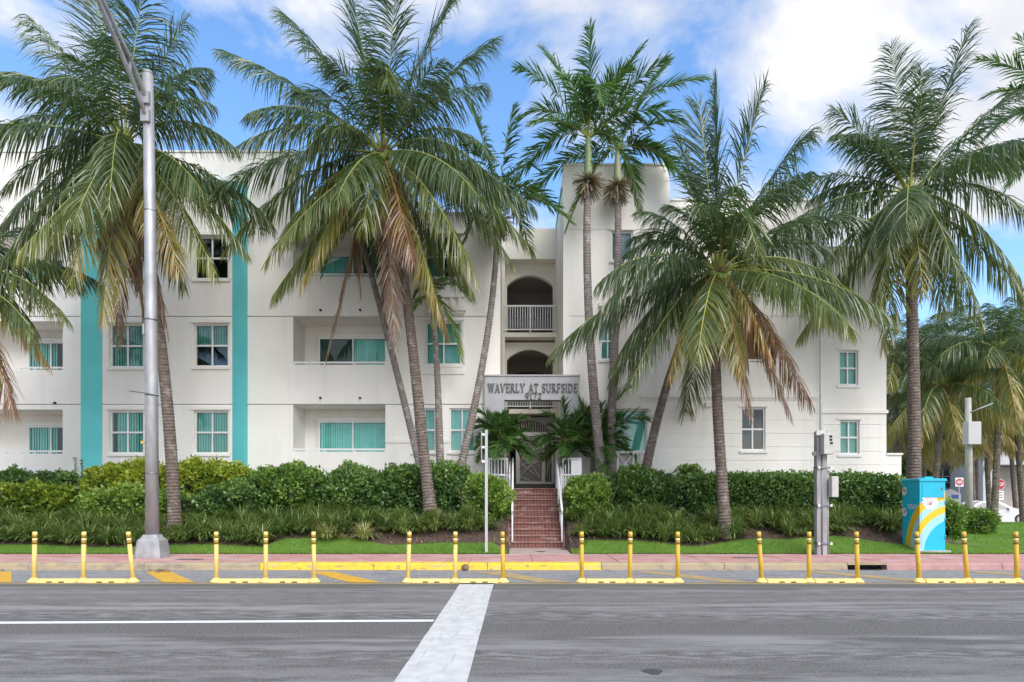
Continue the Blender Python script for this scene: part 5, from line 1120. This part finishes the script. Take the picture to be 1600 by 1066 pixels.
# channelizer curbs with flexible posts
def delineator(label, pxs, leans, first):
    D0 = 12.0; X0 = PX(pxs[0],D0); t = thing('lane_separator', (X0,D0,0), label, 'lane separator', None)
    for k, (px, ln) in enumerate(zip(pxs, leans)):
        X = PX(px,D0); ln = ln+random.uniform(-1.2,1.2)
        # foot
        b = MB(); b.tube([(X,D0,.004),(X,D0,.03),(X,D0,.055),(X,D0,.085)],[.115,.11,.075,.05],14); b.build('post_foot', 'del_pale', t)
        d = np.array((ln*D0/F, 0, .90)); base = np.array((X,D0,.05)); q = lambda s: base+d*s
        po = MB().tube([q(0),q(.5),q(.985),q(1.0)],[.040,.040,.040,.034],14).build('post', 'del_pale' if first[k] else 'del_yellow', t)
        MB().tube([q(.74),q(.82)],[.0425,.0425],14).build('reflective_band', 'band_dark', po); MB().tube([q(.865),q(.945)],[.0425,.0425],14).build('reflective_band', 'band_dark', po); MB().tube([q(.825),q(.86)],[.0415,.0415],14).build('reflective_band', 'band_light', po)
        if k < len(pxs)-1:
            Xn = PX(pxs[k+1],D0); b = MB(); xa, xb = X+.09, Xn-.09; h = .065; w2 = .10
            lv = [(0,w2),(.035,w2*.92),(h,w2*.5)]; vs = [(x_,D0+s*wv,.004+z) for z,wv in lv for x_,s in ((xa,-1),(xb,-1),(xb,1),(xa,1))]
            b.add(vs,[(i*4+j,i*4+(j+1)%4,i*4+4+(j+1)%4,i*4+4+j) for i in range(2) for j in range(4)]+[(8,9,10,11)])
            o = b.build('curb_section', 'del_pale', t)
            for f in (.36,.66): xm = xa+(xb-xa)*f; MB().box(xm-.05,xm+.05,D0-w2-.004,D0-w2+.01,.012,.030).build('drain_slot', 'dark', o)
delineator('yellow lane separator whose third post leans, beside the street light base', (53,130,208), (1.5,.5,-8.5), (1,1,1))
delineator('yellow lane separator beside the left end of the yellow kerb paint', (338,415,491), (0,1,0), (1,1,1))
delineator('yellow lane separator at the end of the white stop line', (637,711,786), (2,0,-1.5), (1,1,0))
delineator('yellow lane separator at the right end of the yellow kerb paint', (909,984,1059), (-1,0,0), (0,0,0))
delineator('golden yellow lane separator between utility post and storm drain', (1190,1264,1340), (-5,0,-1), (0,0,0))
delineator('golden yellow lane separator in front of the painted cabinet', (1436,1511,1589), (-5,-5,-2), (0,0,0))
delineator('yellow lane separator past the corner lawn', (1690,1765,1840), (0,0,0), (0,0,0))

# fallen bits on road
def nut(px, py, z, r, label):
    D = (EYE-z)*1000/(py-781); c = np.array((PX(px,D),D,z+r*.9)); t = thing('fallen_coconut', (c[0],c[1],z), label, 'coconut'); b = MB()
    b.tube([c+np.array((zz*r*1.15,0,zz*.02)) for zz in (-1,-.8,-.4,0,.4,.8,1)],[.01,r*.6,r*.92,r,r*.92,r*.6,.01],10); b.build('husk', 'brown_leaf', t); b = MB(); b.tube([c+(.05,0,r*.8),c+(.12,.1,r*2.2)],.006,5); b.build('stalk', 'twig', t)
nut(727,891.5,.01,.075,'brown fallen coconut lying against the yellow kerb')
r = np.random.default_rng(5)
for k in range(34):
    px, D = (r.uniform(232,268), 13.75+r.normal(0,.12)) if k < 16 else (r.uniform(0,1600), 13.9+r.normal(0,.08))
    X = PX(px,D); a = r.uniform(0,6.28); l = r.uniform(.04,.14 if k < 16 else .08); b = MB(); d = np.array((math.cos(a),math.sin(a),0)); s = np.array((-d[1],d[0],0)); c = np.array((X,D,.02))
    b.add([c-d*l, c-s*l*.25+(0,0,.02), c+d*l+(0,0,.03), c+s*l*.25+(0,0,.015), c-d*l-(0,0,.006), c-s*l*.25+(0,0,.014), c+d*l+(0,0,.024), c+s*l*.25+(0,0,.009)],[(0,1,2,3),(7,6,5,4),(0,4,5,1),(1,5,6,2),(2,6,7,3),(3,7,4,0)])
    tag(b.build('fallen_leaf','brown_leaf'),'dry brown leaf lying in the gutter','leaf','dry leaves in the gutter')

# ------------------------------------------------------------------ far right background
D = 24.0; bp = thing('service_pole', (PX(1513,D),D,.25), 'pale concrete pole carrying a white box behind the corner hedge', 'pole')
MB().tube([(PX(1515,D),D,.1),(PX(1513.5,D),D,PZ(700,D)),(PX(1512.5,D),D,PZ(622,D))],[.125,.115,.10],12).build('pole', 'concrete', bp)
MB().box(PX(1500,D),PX(1520,D),D-.45,D-.12,PZ(696,D),PZ(661,D)).build('equipment_box', 'far_wall', bp, bevel=.02)
MB().tube([(PX(1513,D),D-.1,PZ(645,D)),(PX(1548,D),D-.1,PZ(631,D))],.025,6).build('side_arm', 'galv', bp)

def post_sign(name, label, px, D, zc):
    t = thing(name, (PX(px,D),D,0), label, 'road sign'); MB().box(PX(px,D)-.03,PX(px,D)+.03,D+.02,D+.06,-.02,zc).build('post', 'galv', t); return t
D = 49; X = PX(1562,D); zc = PZ(757,D); ss = post_sign('stop_sign','red octagonal stop sign with white plate below by the far palms',1562,D,zc)
oct_ = [(X+.40*math.cos(R(22.5+45*k)),zc+.40*math.sin(R(22.5+45*k))) for k in range(8)]; MB().prism([(X+.43*math.cos(R(22.5+45*k)),zc+.43*math.sin(R(22.5+45*k))) for k in range(8)],D-.005,D+.015).build('sign_border','sign_white',ss); pl = MB().prism(oct_,D-.014,D-.006).build('sign_plate','sign_red',ss)
write('STOP',X-.30,X+.30,zc-.13,.26,D-.03,.012,'sign_white',pl,sw=1.1)
MB().box(X-.3,X+.3,D-.01,D+.015,zc-1.2,zc-.5).build('lower_plate','sign_white',ss)
for k in range(3): MB().box(X-.22,X+.22,D-.016,D-.011,zc-.68-.17*k,zc-.62-.17*k).build('print_line','far_dark',ss)
D = 52; X = PX(1499,D); zc = PZ(753.5,D); dn = post_sign('no_entry_sign','square white sign with red disc and white bar near garage',1499,D,zc)
MB().box(X-.32,X+.32,D-.01,D+.015,zc-.36,zc+.36).build('sign_plate','sign_white',dn)
dk = MB().prism([(X+.29*math.cos(2*math.pi*k/24),zc+.29*math.sin(2*math.pi*k/24)) for k in range(24)],D-.018,D-.011).build('red_disc','sign_red',dn); MB().box(X-.22,X+.22,D-.024,D-.019,zc-.045,zc+.045).build('white_bar','sign_white',dn)
write('DO NOT',X-.15,X+.15,zc+.10,.08,D-.026,.006,'sign_white',dk,sw=1.2); write('ENTER',X-.15,X+.15,zc-.18,.08,D-.026,.006,'sign_white',dk,sw=1.2)
D = 40; X = PX(1489,D); t = thing('notice_sign', (X,D,0), 'small pale pitched sign board with blue emblem above the hedge', 'sign')
MB().prism([(X-.5,.4),(X+.5,.4),(X+.5,PZ(772,D)),(X-.1,PZ(764,D)),(X-.5,PZ(766,D))],D,D+.06).build('sign_board','far_wall',t); MB().box(X-.1,X+.35,D-.01,D-.002,PZ(777,D)-.1,PZ(772,D)-.05).build('blue_emblem','sign_blue',t)
for s in (-.4,.4): MB().box(X+s-.04,X+s+.04,D+.07,D+.13,-.02,1).build('leg','galv',t)

# parked car, side on
D = 41; CL = 4.6; xc = PX(1598,D)-CL
car = thing('parked_car', (xc+CL/2,D,.0), 'white parked saloon car half hidden behind the corner hedge', 'car')
side = [(0,.35),(0,.72),(.08,.86),(.55,.93),(1.0,1.22),(1.45,1.40),(2.1,1.45),(2.6,1.40),(3.25,1.02),(3.5,.96),(4.2,.84),(4.52,.70),(4.6,.5),(4.58,.28),(4.3,.2),(.2,.22)]
b = MB(); W = .88; n = len(side)
def wy(z): return W if z < .95 else W-.35*(z-.95)/.5*.62
vs = [(xc+x,D-wy(z),z) for x,z in side]+[(xc+x,D+wy(z),z) for x,z in side]; b.add(vs,[tuple(range(n)),tuple(range(2*n-1,n-1,-1))]+[(i,(i+1)%n,(i+1)%n+n,i+n) for i in range(n)]); b.build('car_body','car_white',car,bevel=.05)
for pts in ([(1.0,.98),(1.12,1.2),(1.5,1.36),(1.98,1.38),(1.98,.97)],[(2.05,.97),(2.05,1.38),(2.55,1.33),(3.05,1.02),(3.02,.97)]):
    vs = [(xc+x,D-wy(z)-.012,z) for x,z in pts]; MB().add(vs,[tuple(range(len(pts)))]).build('side_window','car_glass',car)
vs = [(xc+2.66,D-.62,1.375),(xc+2.66,D+.62,1.375),(xc+3.28,D+.78,1.035),(xc+3.28,D-.78,1.035)]; MB().add([(x,y,z+.015) for x,y,z in vs],[(0,1,2,3)]).build('windscreen','car_glass',car)
for wx in (.85,3.72):
    o = MB().tube([(xc+wx,D-W-.01,.32),(xc+wx,D-W+.2,.32)],.32,20).build('wheel','rubber',car); MB().tube([(xc+wx,D-W-.02,.32),(xc+wx,D-W-.005,.32)],.2,14).build('rim','galv',o)
MB().box(xc+4.25,xc+4.50,D-W+.02,D-W+.2,.62,.72).build('headlight','glass_clear',car); MB().box(xc+4.3,xc+4.61,D-.7,D+.7,.30,.42).build('grille','rubber',car); MB().box(xc+2.95,xc+3.12,D-W-.13,D-W+.02,.93,1.05).build('mirror','car_white',car)

# far white house on stilts and dark garage
D = 60; t = thing('far_house', (PX(1580,D),D,0), 'pale grey house with dark window strip and open undercroft', 'house')
MB().box(PX(1543,D),PX(1720,D),D,D+10,PZ(726,D),PZ(640,D)).build('upper_wall','far_wall',t); MB().box(PX(1535,D),PX(1730,D),D-.8,D+10,PZ(640,D),PZ(632,D)).build('roof','far_wall',t)
MB().box(PX(1578,D),PX(1700,D),D-.06,D+.05,PZ(702,D),PZ(676,D)).build('window','car_glass',t); MB().box(PX(1530,D),PX(1548,D),D-.5,D+4,-.05,PZ(690,D)).build('pier','far_wall',t); MB().box(PX(1560,D),PX(1720,D),D+3,D+9,-.05,PZ(727,D)).build('undercroft','corridor',t)
for k in range(4): MB().box(PX(1590+28*k,D)-.04,PX(1590+28*k,D)+.04,D-.1,D-.061,PZ(702,D),PZ(676,D)).build('mullion','far_wall',t)
D = 64; t = thing('far_garage', (PX(1480,D),D,0), 'dark glazed ground floor building behind the far palms', 'building')
MB().box(PX(1380,D),PX(1540,D),D,D+8,-.05,PZ(655,D)).build('wall','far_dark',t); MB().box(PX(1376,D),PX(1542,D),D-.7,D+8,PZ(655,D),PZ(640,D)).build('roof_edge','far_wall',t)
for k in range(6):
    xa = PX(1462+12*k,D); o = MB().box(xa,xa+.6,D-.05,D-.001,PZ(782,D),PZ(735,D)).build('window','car_glass',t)
    for j in range(1,5): zz = PZ(782-9.4*j,D); MB().box(xa,xa+.6,D-.09,D-.051,zz-.03,zz+.03).build('glazing_bar','galv',o)
for k in range(7): xa = PX(1460+12*k,D); MB().box(xa-.04,xa+.04,D-.12,D-.05,0,PZ(735,D)).build('mullion','galv',t)
